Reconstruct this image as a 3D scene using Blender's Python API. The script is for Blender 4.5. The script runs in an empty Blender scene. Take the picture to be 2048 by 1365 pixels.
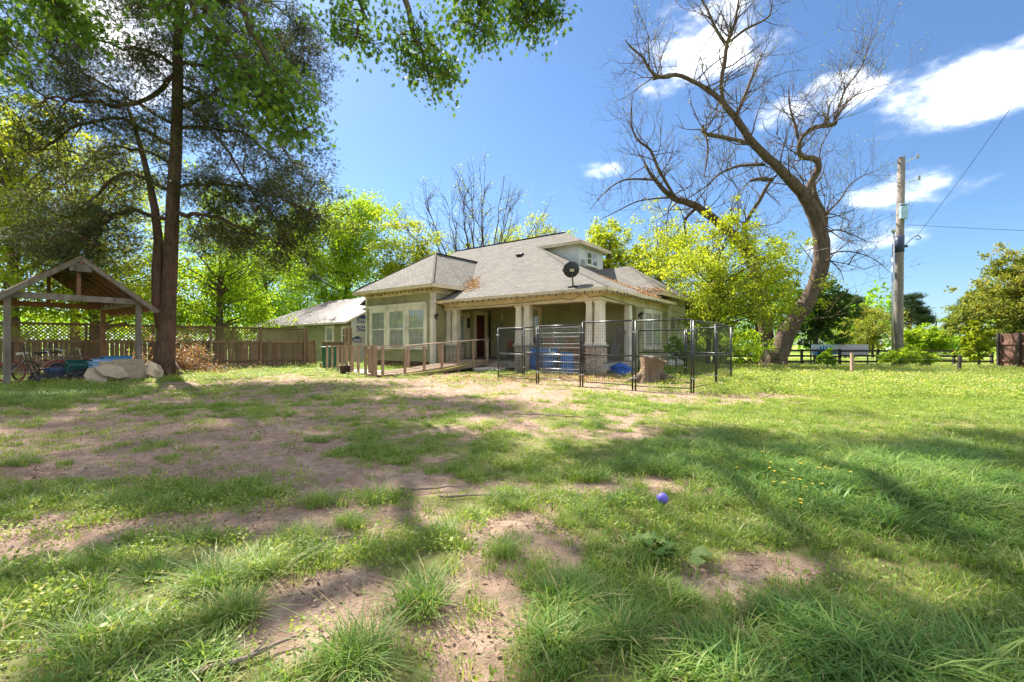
import bpy, math, random
import numpy as np
from mathutils import Vector, Matrix
R = math.radians
random.seed(7)
RNG = np.random.default_rng(11)
SC = bpy.context.scene
COL = SC.collection

# ------------------------------------------------------------------ camera, sky, sun, exposure
F_PX, CAM_H, HOR = 910.2, 1.1, 690.0            # focal length in photo pixels, camera height, horizon row
cam_d = bpy.data.cameras.new('camera'); cam = bpy.data.objects.new('camera', cam_d); COL.objects.link(cam)
cam.location = (0, 0, CAM_H); cam.rotation_euler = (R(90), 0, 0)
cam_d.sensor_width = 36; cam_d.lens = 16; cam_d.shift_y = (HOR - 682.5) / 2048
cam_d.clip_start = .05; cam_d.clip_end = 3000
SC.camera = cam
SUN_EL, SUN_DIR = 48, (-.64, .768)               # towards the sun, on the ground plan
SUN_AZ = math.atan2(SUN_DIR[0], SUN_DIR[1])
sun_d = bpy.data.lights.new('sun', 'SUN'); sun = bpy.data.objects.new('sun', sun_d); COL.objects.link(sun)
sun_d.energy = 4.6; sun_d.angle = R(.55); sun_d.color = (1, .94, .84)
sv = Vector((SUN_DIR[0]*math.cos(R(SUN_EL)), SUN_DIR[1]*math.cos(R(SUN_EL)), math.sin(R(SUN_EL))))
sun.rotation_euler = sv.to_track_quat('Z', 'Y').to_euler()
SC.view_settings.view_transform = 'Standard'; SC.view_settings.look = 'None'
SC.view_settings.exposure = 1.75; SC.view_settings.gamma = 1; SC.view_settings.use_curve_mapping = False
SC.cycles.max_bounces = 7; SC.cycles.diffuse_bounces = 4; SC.cycles.transmission_bounces = 5
SC.cycles.transparent_max_bounces = 8; SC.cycles.caustics_reflective = False; SC.cycles.caustics_refractive = False
SC.cycles.sample_clamp_indirect = 6; SC.cycles.use_denoising = True

def pdir(px, py):                                # azimuth and elevation of a photo pixel
    x, z = (px-1024)/F_PX, (HOR-py)/F_PX
    return math.atan2(x, 1), math.atan2(z, math.hypot(x, 1))
W = bpy.data.worlds.new('World'); SC.world = W; W.use_nodes = True
nt = W.node_tree; nt.nodes.clear()
def wn(t, **k):
    n = nt.nodes.new(t)
    for a, b in k.items(): setattr(n, a, b)
    return n
def wm(op, a, b=None, c=None, clamp=False):
    n = wn('ShaderNodeMath', operation=op, use_clamp=clamp)
    for i, v in enumerate((a, b, c)):
        if v is None: continue
        if isinstance(v, (int, float)): n.inputs[i].default_value = v
        else: nt.links.new(v, n.inputs[i])
    return n.outputs[0]
sky = wn('ShaderNodeTexSky', sky_type='NISHITA', sun_disc=False, sun_elevation=R(SUN_EL), sun_rotation=SUN_AZ,
         altitude=0, air_density=1.0, dust_density=.5, ozone_density=3.5)
bg1 = wn('ShaderNodeBackground'); bg1.inputs[1].default_value = .054
tint = wn('ShaderNodeMix', data_type='RGBA', blend_type='MULTIPLY'); tint.inputs[0].default_value = 1; tint.inputs[7].default_value = (.76, .92, 1.05, 1)
nt.links.new(sky.outputs[0], tint.inputs[6]); nt.links.new(tint.outputs[2], bg1.inputs[0])
tc = wn('ShaderNodeTexCoord'); sep = wn('ShaderNodeSeparateXYZ'); nt.links.new(tc.outputs['Generated'], sep.inputs[0])
az = wm('ARCTAN2', sep.outputs[0], sep.outputs[1]); el = wm('ARCSINE', sep.outputs[2])
def wnoise(scale, det, rough):
    mp = wn('ShaderNodeMapping'); mp.inputs['Scale'].default_value = (1, 1, 1.9)
    nt.links.new(tc.outputs['Generated'], mp.inputs[0])
    n = wn('ShaderNodeTexNoise'); n.inputs['Scale'].default_value = scale; n.inputs['Detail'].default_value = det
    n.inputs['Roughness'].default_value = rough; nt.links.new(mp.outputs[0], n.inputs['Vector'])
    return n.outputs[0]
nz = wnoise(9, 8, .58); nz2 = wnoise(2.4, 3, .5)
tot = None
# clouds of the photograph by pixel (x, y, radii, weight)
CLOUDS = [(1415, 95, 165, 90, .95), (1960, 168, 190, 66, 1.35), (1660, 205, 135, 48, 1.0), (1815, 385, 100, 38, 1.0), (1730, 480, 110, 42, .8),
          (1190, 345, 85, 24, .55), (1980, 352, 40, 14, .45), (235, 60, 130, 120, 1.1)]
cl = [(pdir(a, b), c/F_PX, d/F_PX, w) for a, b, c, d, w in CLOUDS]
for (a0, e0), rx, ry, w in cl:
    da = wm('DIVIDE', wm('SUBTRACT', az, a0), rx); de = wm('DIVIDE', wm('SUBTRACT', el, e0), ry)
    m = wm('SUBTRACT', 1, wm('ADD', wm('MULTIPLY', da, da), wm('MULTIPLY', de, de)))
    m = wm('MULTIPLY', wm('MAXIMUM', m, 0), w)
    tot = m if tot is None else wm('MAXIMUM', tot, m)
dens = wm('ADD', tot, wm('MULTIPLY', wm('SUBTRACT', nz, .56), 2.6))
dens = wm('ADD', dens, wm('MULTIPLY', wm('SUBTRACT', nz2, .5), .6))
mr = wn('ShaderNodeMapRange', interpolation_type='SMOOTHSTEP'); nt.links.new(dens, mr.inputs[0])
mr.inputs[1].default_value = .02; mr.inputs[2].default_value = 1.15
gate = wm('MULTIPLY', mr.outputs[0], wm('MULTIPLY', tot, 3, clamp=True))
def wsm(v, a, b):
    n = wn('ShaderNodeMapRange', interpolation_type='SMOOTHSTEP'); nt.links.new(v, n.inputs[0]); n.inputs[1].default_value = a; n.inputs[2].default_value = b; return n.outputs[0]
# one even field of unseen cloud added outside the view to fill the shade
den = wm('ADD', wm('MAXIMUM', sep.outputs[2], 0), .22); cmb = wn('ShaderNodeCombineXYZ'); nt.links.new(wm('DIVIDE', sep.outputs[0], den), cmb.inputs[0]); nt.links.new(wm('DIVIDE', sep.outputs[1], den), cmb.inputs[1])
nf = wn('ShaderNodeTexNoise'); nf.inputs['Scale'].default_value = 1.7; nf.inputs['Detail'].default_value = 8; nf.inputs['Roughness'].default_value = .55; nt.links.new(cmb.outputs[0], nf.inputs['Vector'])
beyond = wm('MAXIMUM', wsm(wm('ABSOLUTE', az), .86, 1.05), wsm(el, .66, .82))
gate = wm('MAXIMUM', gate, wm('MULTIPLY', wm('MULTIPLY', wsm(nf.outputs[0], .475, .59), beyond), wsm(el, .0, .12)))
bg2 = wn('ShaderNodeBackground'); bg2.inputs[0].default_value = (1, .985, .97, 1); bg2.inputs[1].default_value = 1.0
mx = wn('ShaderNodeMixShader'); out = wn('ShaderNodeOutputWorld')
nt.links.new(wm('MULTIPLY', wm('POWER', gate, 1.8), .95), mx.inputs[0]); nt.links.new(bg1.outputs[0], mx.inputs[1]); nt.links.new(bg2.outputs[0], mx.inputs[2])
nt.links.new(mx.outputs[0], out.inputs[0])

# ------------------------------------------------------------------ placing helpers
def P(px, py, d):                                # point at photo pixel (px, py) at distance d along the view
    return Vector(((px-1024)/F_PX*d, d, CAM_H+(HOR-py)/F_PX*d))
def G(px, py):                                   # where that pixel meets level ground
    d = F_PX*CAM_H/(py-HOR); return Vector(((px-1024)/F_PX*d, d, 0))
HO, HC, HS = (3.274, 16.72), .795, .606          # house: front right corner of the porch, cos and sin of its turn
H_ANG = math.atan2(-HS, HC)
def hw(x, y, z=0):                               # house coordinates (right, back, up) to world
    return Vector((HO[0]+x*HC+y*HS, HO[1]-x*HS+y*HC, z))
def _hash(ix, iy, s):
    h = (ix*374761393 + iy*668265263 + s*1442695041) & 0xffffffff
    h = ((h ^ (h >> 13))*1274126177) & 0xffffffff
    return ((h ^ (h >> 16)) & 0xffff)/65535.
def vnoise(x, y, s=0):
    x = np.asarray(x, float); y = np.asarray(y, float)
    ix = np.floor(x).astype(np.int64); iy = np.floor(y).astype(np.int64); fx, fy = x-ix, y-iy
    fx = fx*fx*(3-2*fx); fy = fy*fy*(3-2*fy)
    return (_hash(ix, iy, s)*(1-fx)+_hash(ix+1, iy, s)*fx)*(1-fy)+(_hash(ix, iy+1, s)*(1-fx)+_hash(ix+1, iy+1, s)*fx)*fy
def fbm(x, y, s=0, o=4):
    t = 0; a = .5
    for i in range(o): t = t+a*vnoise(x, y, s+i); x = x*2.03; y = y*2.03; a *= .5
    return t/(1-.5**o)
def sm(a, b, v):
    t = np.clip((v-a)/(b-a), 0, 1); return t*t*(3-2*t)
def gz(x, y):
    x = np.asarray(x, float); y = np.asarray(y, float)
    z = -.32*sm(18, 30, y)*sm(4, 14, x)
    near = 1-sm(20, 60, np.hypot(x, y))
    return z + near*((fbm(x*.55, y*.55, 3, 3)-.5)*.10 + (fbm(x*2.6, y*2.6, 9, 3)-.5)*.035)
def gnd(x, y): return float(gz(x, y))
def on(v, dz=0): return Vector((v[0], v[1], gnd(v[0], v[1])+dz))

# ------------------------------------------------------------------ object helpers
def tag(o, label=None, cat=None, group=None, kind=None):
    if label: o['label'] = label
    if cat: o['category'] = cat
    if group: o['group'] = group
    if kind: o['kind'] = kind
    return o
def empty(name, loc, label, cat, rz=0, group=None):
    o = bpy.data.objects.new(name, None); COL.objects.link(o); o.location = loc; o.rotation_euler = (0, 0, rz)
    o.empty_display_size = .2
    return tag(o, label, cat, group)
def link(name, me, mat, parent=None, smooth=False):
    if mat is not None and not me.materials: me.materials.append(mat)
    o = bpy.data.objects.new(name, me); COL.objects.link(o); o.parent = parent
    if smooth: me.polygons.foreach_set('use_smooth', [True]*len(me.polygons))
    return o
def copy_tree(o, parent=None):
    c = o.copy(); COL.objects.link(c)
    if parent: c.parent = parent
    for ch in list(o.children): copy_tree(ch, c)
    return c
class MB:
    def __init__(s): s.v = []; s.f = []
    def add(s, vs, fs):
        b = len(s.v); s.v += [tuple(v) for v in vs]; s.f += [tuple(i+b for i in f) for f in fs]; return s
    def box(s, c, d, rot=None, taper=1):
        x, y, z = d[0]/2, d[1]/2, d[2]/2
        vs = [Vector((sx*x*(taper if sz > 0 else 1), sy*y*(taper if sz > 0 else 1), sz*z)) for sz in (-1, 1) for sx, sy in ((-1, -1), (1, -1), (1, 1), (-1, 1))]
        if rot is not None: vs = [rot @ v for v in vs]
        c = Vector(c)
        return s.add([v+c for v in vs], [(3, 2, 1, 0), (4, 5, 6, 7), (0, 1, 5, 4), (1, 2, 6, 5), (2, 3, 7, 6), (3, 0, 4, 7)])
    def bx(s, x0, x1, y0, y1, z0, z1): return s.box(((x0+x1)/2, (y0+y1)/2, (z0+z1)/2), (abs(x1-x0), abs(y1-y0), abs(z1-z0)))
    def bar(s, a, b, w, h, up=(0, 0, 1)):        # box beam from a to b, w across, h along up
        a, b, up = Vector(a), Vector(b), Vector(up); t = (b-a)
        L = t.length; t.normalize(); sd = t.cross(up)
        if sd.length < 1e-4: sd = t.cross(Vector((1, 0, 0)))
        sd.normalize(); u = sd.cross(t)
        return s.box((a+b)/2, (L, w, h), Matrix((t, sd, u)).transposed())
    def tube(s, pts, rad, n=6, cap=True):
        pts = [Vector(p) for p in pts]
        if not hasattr(rad, '__len__'): rad = [rad]*len(pts)
        base = len(s.v); u = None
        for i, p in enumerate(pts):
            t = (pts[min(i+1, len(pts)-1)]-pts[max(i-1, 0)])
            if t.length < 1e-9: t = Vector((0, 0, 1))
            t.normalize()
            if u is None:
                u = t.orthogonal().normalized()
            else:
                u = u-t*u.dot(t)
                u = u.normalized() if u.length > 1e-6 else t.orthogonal().normalized()
            w = t.cross(u)
            for k in range(n):
                a = 2*math.pi*k/n; q = p+(u*math.cos(a)+w*math.sin(a))*rad[i]; s.v.append((q.x, q.y, q.z))
        for i in range(len(pts)-1):
            for k in range(n):
                a = base+i*n+k; b = base+i*n+(k+1) % n; s.f.append((a, b, b+n, a+n))
        if cap: s.f.append(tuple(base+k for k in reversed(range(n)))); s.f.append(tuple(base+(len(pts)-1)*n+k for k in range(n)))
        return s
    def lathe(s, prof, c=(0, 0, 0), n=16, cap=True, sy=1, rot=None):
        b = len(s.v); c = Vector(c)
        for r, z in prof:
            for k in range(n):
                a = 2*math.pi*k/n; q = Vector((r*math.cos(a), r*math.sin(a)*sy, z))
                if rot is not None: q = rot @ q
                s.v.append(tuple(q+c))
        m = len(prof)
        for i in range(m-1):
            for k in range(n):
                a = b+i*n+k; d = b+i*n+(k+1) % n; s.f.append((a, d, d+n, a+n))
        if cap: s.f.append(tuple(b+k for k in reversed(range(n)))); s.f.append(tuple(b+(m-1)*n+k for k in range(n)))
        return s
    def ring(s, c, r, t, ax, n=24, m=6):         # torus round axis ax
        ax = Vector(ax).normalized(); u = ax.orthogonal().normalized(); w = ax.cross(u)
        pts = [Vector(c)+(u*math.cos(2*math.pi*k/n)+w*math.sin(2*math.pi*k/n))*r for k in range(n+1)]
        return s.tube(pts, t, m, False)
    def prism(s, poly, off):                     # polygon extruded by vector off
        n = len(poly); off = Vector(off); vs = [Vector(p) for p in poly]
        return s.add(vs+[v+off for v in vs], [tuple(reversed(range(n))), tuple(range(n, 2*n))]+[(i, (i+1) % n, n+(i+1) % n, n+i) for i in range(n)])
    def mesh(s, name):
        me = bpy.data.meshes.new(name); me.from_pydata(s.v, [], s.f); me.update(); return me
    def build(s, name, mat, parent=None, smooth=False, bevel=0):
        o = link(name, s.mesh(name), mat, parent, smooth)
        if bevel:
            m = o.modifiers.new('b', 'BEVEL'); m.width = bevel; m.segments = 2; m.limit_method = 'ANGLE'
        return o
def rotz(a): return Matrix.Rotation(a, 3, 'Z')

# ------------------------------------------------------------------ materials
def new_mat(name):
    m = bpy.data.materials.new(name); m.use_nodes = True; m.node_tree.nodes.clear(); return m, m.node_tree
class NT:
    def __init__(s, t): s.t = t
    def n(s, typ, ins=None, **k):
        n = s.t.nodes.new(typ)
        for a, b in k.items(): setattr(n, a, b)
        for a, b in (ins or {}).items():
            if isinstance(b, bpy.types.NodeSocket): s.t.links.new(b, n.inputs[a])
            else: n.inputs[a].default_value = b
        return n
    def math(s, op, a, b=0, clamp=False): return s.n('ShaderNodeMath', {0: a, 1: b}, operation=op, use_clamp=clamp).outputs[0]
    def noise(s, sc, det=4, rough=.55, vec=None, dist=0):
        d = {'Scale': sc, 'Detail': det, 'Roughness': rough, 'Distortion': dist}
        if vec is not None: d['Vector'] = vec
        return s.n('ShaderNodeTexNoise', d).outputs[0]
    def ramp(s, fac, stops, interp='LINEAR'):
        r = s.n('ShaderNodeValToRGB', {0: fac}); e = r.color_ramp; e.interpolation = interp
        while len(e.elements) < len(stops): e.elements.new(.5)
        for el_, (p, c) in zip(e.elements, stops): el_.position = p; el_.color = (*c, 1) if len(c) == 3 else c
        return r.outputs[0]
    def mix(s, fac, a, b, mode='MIX'):
        n = s.n('ShaderNodeMix', data_type='RGBA', blend_type=mode)
        for i, v in ((0, fac), (6, a), (7, b)):
            if isinstance(v, bpy.types.NodeSocket): s.t.links.new(v, n.inputs[i])
            else: n.inputs[i].default_value = (*v, 1) if isinstance(v, tuple) and len(v) == 3 else v
        return n.outputs[2]
    def bump(s, h, st=.3, dist=.02): return s.n('ShaderNodeBump', {'Height': h, 'Strength': st, 'Distance': dist}).outputs[0]
    def out(s, sh): s.t.links.new(sh, s.n('ShaderNodeOutputMaterial').inputs[0])
    def bsdf(s, **k):
        return s.n('ShaderNodeBsdfPrincipled', {a.replace('_', ' '): b for a, b in k.items()}).outputs[0]
    def co(s, scale=(1, 1, 1), which='Object'):
        t = s.n('ShaderNodeTexCoord').outputs[which]
        return s.n('ShaderNodeMapping', {'Vector': t, 'Scale': scale}).outputs[0]
def C(c): return (*c, 1)
def mk(name, c1, c2=None, sc=6, rough=.7, bump=.25, stretch=(1, 1, 1), metal=0, dirt=None, bdist=.01, spec=.4, per_obj=.0):
    m, t = new_mat(name); q = NT(t); v = q.co(stretch)
    c2 = c2 or tuple(x*.72 for x in c1)
    col = q.ramp(q.noise(sc, 6, .62, v), [(.3, c2), (.7, c1)])
    if dirt: col = q.mix(q.ramp(q.noise(sc*.23+.4, 5, .65, v), [(.48, (0, 0, 0)), (.72, (.75, .75, .75))]), col, dirt)
    if per_obj:
        r = q.n('ShaderNodeObjectInfo').outputs['Random']
        col = q.mix(1, col, q.ramp(r, [(0, (1-per_obj,)*3), (1, (1, 1, 1))]), 'MULTIPLY')
    rg = q.math('ADD', rough-.1, q.math('MULTIPLY', q.noise(sc*2, 3, .5, v), .2))
    q.out(q.bsdf(Base_Color=col, Roughness=rg, Metallic=metal, Specular_IOR_Level=spec, Normal=q.bump(q.noise(sc*3, 5, .6, v), bump, bdist)))
    return m
def leaf_mat(name, dark, mid, light, trans=.45, rough=.62):
    m, t = new_mat(name); q = NT(t)
    a = q.n('ShaderNodeAttribute', attribute_name='rnd').outputs['Fac']
    col = q.ramp(a, [(0, dark), (.5, mid), (1, light)])
    d = q.bsdf(Base_Color=col, Roughness=rough, Specular_IOR_Level=.18)
    tr = q.n('ShaderNodeBsdfTranslucent', {'Color': q.mix(1, col, (1.25, 1.15, .55), 'MULTIPLY')}).outputs[0]
    q.out(q.n('ShaderNodeMixShader', {0: trans, 1: d, 2: tr}).outputs[0]); return m
def inst_leaf_mat(name, dark, mid, light, trans=.4):
    m, t = new_mat(name); q = NT(t)
    a = q.n('ShaderNodeObjectInfo').outputs['Random']; b = q.n('ShaderNodeAttribute', attribute_name='rnd').outputs['Fac']
    pos = q.n('ShaderNodeNewGeometry').outputs['Position']
    pn = q.noise(1.1, 5, .65, pos)
    col = q.ramp(q.math('ADD', q.math('ADD', q.math('MULTIPLY', a, .3), q.math('MULTIPLY', b, .4)), q.math('MULTIPLY', pn, .75)), [(.36, dark), (.72, mid), (1.0, light)])
    col = q.mix(q.ramp(b, [(.93, (0,)*3), (.96, (1,)*3)]), col, (.52, .44, .22))
    d = q.bsdf(Base_Color=col, Roughness=.5, Specular_IOR_Level=.3)
    tr = q.n('ShaderNodeBsdfTranslucent', {'Color': q.mix(1, col, (1.2, 1.15, .6), 'MULTIPLY')}).outputs[0]
    q.out(q.n('ShaderNodeMixShader', {0: trans, 1: d, 2: tr}).outputs[0]); return m
def bark(name, c1, c2, sc=5):
    m, t = new_mat(name); q = NT(t); v = q.co((1, 1, .16))
    n1 = q.noise(sc*2.2, 7, .65, v, .6); n2 = q.noise(sc*.5, 4, .6, q.co())
    col = q.mix(q.ramp(n2, [(.35, (0,)*3), (.7, (.5,)*3)]), q.ramp(n1, [(.36, c2), (.62, c1)]), tuple(x*1.35 for x in c1))
    q.out(q.bsdf(Base_Color=col, Roughness=.9, Specular_IOR_Level=.15, Normal=q.bump(n1, .9, .05))); return m
M = {}
M['bark_cedar'] = bark('bark_cedar', (.135, .082, .058), (.055, .035, .027), 7)
M['bark_grey'] = bark('bark_grey', (.135, .098, .07), (.045, .032, .024), 4)
M['bark_pale'] = bark('bark_pale', (.26, .22, .18), (.10, .08, .065), 4)
M['wood_grey'] = mk('weathered_timber', (.27, .235, .20), (.13, .105, .085), 7, .85, .5, (1, 1, .22), per_obj=.3)
M['wood_fence'] = mk('fence_timber', (.32, .205, .12), (.16, .10, .06), 6, .85, .5, (1, 1, .15), per_obj=.4)
M['wood_red'] = mk('red_stained_timber', (.33, .17, .125), (.19, .10, .075), 6, .85, .4, (1, 1, .15), per_obj=.35)
M['wood_new'] = mk('bare_timber', (.44, .31, .21), (.28, .19, .125), 7, .8, .35, (.5, .5, .5), per_obj=.25)
M['rafter'] = mk('rafter_timber', (.28, .145, .085), (.13, .065, .04), 5, .85, .4)
M['dark_rail'] = mk('dark_rail', (.085, .065, .05), (.045, .035, .028), 6, .85, .4)
M['white'] = mk('worn_white_paint', (.84, .76, .64), (.70, .61, .48), 3, .55, .2, dirt=(.42, .37, .31))
M['cream'] = mk('cream_soffit_paint', (.74, .62, .43), (.60, .48, .30), 2.5, .6, .2, dirt=(.40, .30, .18))
M['siding'] = mk('olive_siding', (.38, .35, .185), (.32, .295, .15), 2, .6, .15, dirt=(.15, .14, .09))
M['siding_white'] = mk('white_siding', (.75, .75, .74), (.66, .66, .65), 2, .6, .15, dirt=(.5, .48, .45))
M['wrap'] = mk('house_wrap', (.60, .60, .59), (.50, .50, .50), 3, .5, .3)
M['blue_print'] = mk('blue_print', (.035, .075, .20), (.03, .06, .16), 9, .5, .05)
M['white_print'] = mk('white_print', (.72, .73, .75), None, 9, .5, .05)
M['door'] = mk('dark_red_door', (.11, .02, .022), (.07, .012, .015), 3, .35, .1)
M['black'] = mk('black_metal', (.022, .024, .027), (.014, .015, .017), 9, .38, .1, spec=.6)
M['blackp'] = mk('black_plastic', (.03, .03, .032), (.018, .018, .02), 9, .5, .15)
M['steel'] = mk('galvanised_steel', (.55, .55, .55), (.38, .38, .38), 9, .35, .15, metal=.9)
M['brick'] = mk('worn_painted_brick', (.66, .55, .42), (.50, .38, .27), 9, .85, .5, per_obj=.3)
M['brick_red'] = mk('red_brick', (.30, .155, .095), (.17, .085, .055), 9, .85, .5, per_obj=.4)
M['mortar'] = mk('mortar', (.42, .38, .33), None, 9, .9, .3)
M['concrete'] = mk('concrete', (.48, .45, .41), (.34, .31, .28), 5, .9, .35)
M['stone'] = mk('beige_slab', (.55, .44, .31), (.40, .31, .21), 6, .9, .5, dirt=(.25, .20, .15), per_obj=.15)
M['green_cart'] = mk('green_plastic', (.02, .13, .065), (.014, .09, .045), 5, .45, .1)
M['teal_tub'] = mk('dark_green_plastic', (.012, .10, .08), (.008, .06, .05), 4, .4, .15)
M['blue_barrel'] = mk('blue_plastic', (.012, .10, .33), (.008, .07, .24), 4, .4, .1)
M['blue_tarp'] = mk('blue_tarp', (.03, .14, .55), (.02, .09, .38), 6, .45, .5, bdist=.04)
M['pale_blue'] = mk('pale_blue_plastic', (.36, .52, .68), (.26, .40, .56), 5, .5, .2)
M['sky_blue'] = mk('bright_blue_plastic', (.07, .30, .52), (.05, .2, .4), 5, .5, .2)
M['navy'] = mk('navy_plastic', (.03, .05, .11), None, 5, .5, .2)
M['red_tyre'] = mk('red_rubber', (.34, .045, .04), (.22, .03, .03), 8, .6, .1)
M['rust'] = mk('rusty_metal', (.42, .33, .27), (.26, .15, .09), 10, .6, .3, metal=.35)
M['orange_wood'] = mk('orange_wood', (.42, .13, .035), (.28, .08, .02), 5, .5, .2)
M['dark_brown'] = mk('dark_brown', (.06, .04, .03), None, 6, .7, .2)
M['purple'] = mk('purple_rubber', (.17, .13, .58), (.14, .10, .5), 30, .45, .3)
M['dry'] = mk('dry_brown_brush', (.42, .24, .13), (.27, .15, .08), 5, .9, .2)
M['stick'] = mk('dead_stick', (.30, .235, .18), (.17, .13, .10), 8, .9, .4)
M['orange_sign'] = mk('orange_sign', (.75, .30, .03), None, 5, .5, .05)
M['lavender'] = mk('lavender_banner', (.62, .58, .68), (.56, .52, .62), 4, .5, .1)
M['banner'] = mk('pale_banner', (.66, .76, .83), None, 4, .5, .1)
M['banner_blue'] = mk('banner_blue', (.03, .26, .62), None, 4, .5, .05)
M['curtain'] = mk('curtain', (.88, .86, .82), (.66, .64, .61), 3, .8, .4, (9, 9, .3), bdist=.05)
M['dark_room'] = mk('dark_interior', (.03, .03, .03), None, 3, .9, 0)
M['porch_floor'] = mk('porch_boards', (.20, .17, .14), (.12, .10, .085), 5, .7, .3)
M['clod'] = mk('earth_clod', (.40, .29, .21), (.24, .165, .12), 20, .95, .4)
M['hose'] = mk('hose_plastic', (.38, .42, .06), None, 6, .5, .1)
M['bulb'] = mk('dark_bulb', (.06, .04, .025), None, 5, .4, 0)
M['yellow'] = mk('yellow_petal', (.80, .58, .03), (.7, .45, .02), 20, .5, 0)
M['stump'] = mk('stump_wood', (.40, .28, .17), (.13, .085, .055), 7, .9, 1.0, (1, 1, .22), bdist=.09, dirt=(.12, .09, .06))
m, t = new_mat('window_glass'); q = NT(t)
g = q.n('ShaderNodeBsdfGlossy', {'Color': (.95, .97, 1, 1), 'Roughness': .03, 'Normal': q.bump(q.noise(1.3, 2, .5, q.co()), .06, .05)}).outputs[0]
tr = q.n('ShaderNodeBsdfTransparent', {'Color': (.85, .87, .86, 1)}).outputs[0]
lw = q.n('ShaderNodeLayerWeight', {'Blend': .25}).outputs['Fresnel']
q.out(q.n('ShaderNodeMixShader', {0: q.math('ADD', q.math('MULTIPLY', lw, .8), .10, True), 1: tr, 2: g}).outputs[0]); M['glass'] = m
# shingles: courses of tabs laid along the roof's own UV, metres
m, t = new_mat('grey_shingles'); q = NT(t)
uv = q.n('ShaderNodeUVMap', uv_map='UVMap').outputs[0]
br = q.n('ShaderNodeTexBrick', {'Vector': uv, 'Color1': C((.185, .172, .15)), 'Color2': C((.085, .078, .068)), 'Mortar': C((.07, .063, .055)), 'Scale': 1.0,
     'Mortar Size': .014, 'Mortar Smooth': .3, 'Bias': .15, 'Brick Width': .30, 'Row Height': .14}, offset=.5, squash=1)
sepn = q.n('ShaderNodeSeparateXYZ', {0: uv}).outputs[1]
saw = q.math('FRACT', q.math('DIVIDE', sepn, .14))
n1 = q.noise(1.1, 5, .6, uv); n3 = q.noise(60, 2, .5, uv)
col = q.mix(.38, br.outputs[0], q.ramp(n1, [(.3, (.085, .078, .068)), (.7, (.185, .172, .15))]))
col = q.mix(q.math('MULTIPLY', n3, .35), col, (.23, .215, .19))
hh = q.math('SUBTRACT', q.math('MULTIPLY', saw, -1), q.math('MULTIPLY', br.outputs[1], .6))
q.out(q.bsdf(Base_Color=col, Roughness=.92, Specular_IOR_Level=.15, Normal=q.bump(q.math('ADD', hh, q.math('MULTIPLY', n3, .25)), 1.0, .035))); M['shingle'] = m
m, t = new_mat('ribbed_metal_roof'); q = NT(t)
n1 = q.noise(.8, 6, .65, q.co((1, .25, 1)))
q.out(q.bsdf(Base_Color=q.ramp(n1, [(.35, (.19, .17, .165)), (.65, (.29, .27, .265))]), Roughness=.42, Metallic=.55, Normal=q.bump(n1, .1, .02))); M['metal_roof'] = m
# foliage
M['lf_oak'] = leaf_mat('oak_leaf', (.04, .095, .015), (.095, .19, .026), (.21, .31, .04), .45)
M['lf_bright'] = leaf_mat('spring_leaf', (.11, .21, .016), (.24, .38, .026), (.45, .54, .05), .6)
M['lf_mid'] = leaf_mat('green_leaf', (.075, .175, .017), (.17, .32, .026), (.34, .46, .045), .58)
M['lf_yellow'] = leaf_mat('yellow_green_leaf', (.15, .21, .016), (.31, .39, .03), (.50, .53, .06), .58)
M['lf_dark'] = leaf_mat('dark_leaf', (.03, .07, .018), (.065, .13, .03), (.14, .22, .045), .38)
M['lf_rust'] = leaf_mat('russet_leaf', (.09, .14, .02), (.22, .27, .042), (.42, .34, .08), .48)
M['lf_cedar'] = leaf_mat('cedar_spray', (.03, .045, .015), (.062, .085, .026), (.15, .14, .05), .32)
M['lf_pine'] = leaf_mat('pine_needles', (.02, .045, .018), (.04, .075, .03), (.09, .12, .05), .2)
M['lf_dry'] = leaf_mat('dry_leaf', (.20, .11, .06), (.36, .20, .10), (.52, .33, .19), .25)
M['lf_litter'] = leaf_mat('leaf_litter', (.12, .075, .05), (.26, .17, .11), (.44, .32, .23), .15)
M['lf_broad'] = leaf_mat('broad_weed_leaf', (.07, .15, .03), (.15, .25, .06), (.25, .34, .12), .4)
M['grass'] = inst_leaf_mat('grass_blades', (.09, .17, .026), (.21, .34, .052), (.43, .48, .13), .45)
M['grass_long'] = inst_leaf_mat('long_grass_blades', (.06, .14, .03), (.16, .30, .058), (.36, .44, .13), .45)
M['weed'] = inst_leaf_mat('low_weeds', (.12, .20, .03), (.24, .35, .055), (.46, .50, .14), .45)

# ------------------------------------------------------------------ lawn: where it is worn to earth, where it grows long
WORN = [(230, 882, 420, 58, 1.5), (60, 935, 150, 26, .9), (730, 1042, 190, 50, 1.2), (610, 1240, 240, 80, 1.3), (30, 1095, 220, 46, 1.25), (330, 1050, 280, 26, 1.1), (965, 1290, 95, 120, 1.25),
        (1540, 1130, 200, 58, 1.3), (1050, 1100, 95, 70, 1), (820, 962, 200, 20, .6), (960, 772, 620, 22, 1.4), (1500, 799, 190, 13, 1.3),
        (1285, 968, 130, 20, 1.2), (430, 800, 320, 10, .5), (880, 818, 330, 24, .7), (1080, 860, 240, 14, .3), (560, 930, 240, 20, .4), (1250, 830, 240, 10, .5), (90, 1280, 70, 26, .8)]
LONG = [(1650, 1330, 600, 110, .85), (1850, 990, 330, 100, .85), (1480, 930, 330, 60, .6), (250, 1330, 300, 90, .25), (830, 1360, 200, 80, .15), (1090, 1190, 120, 70, .3), (90, 790, 260, 24, .5), (1620, 960, 220, 60, .6), (1560, 1240, 330, 50, .35)]
def to_px(x, y):
    y = np.maximum(np.asarray(y, float), .6); return 1024+F_PX*np.asarray(x, float)/y, HOR+F_PX*CAM_H/y
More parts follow.
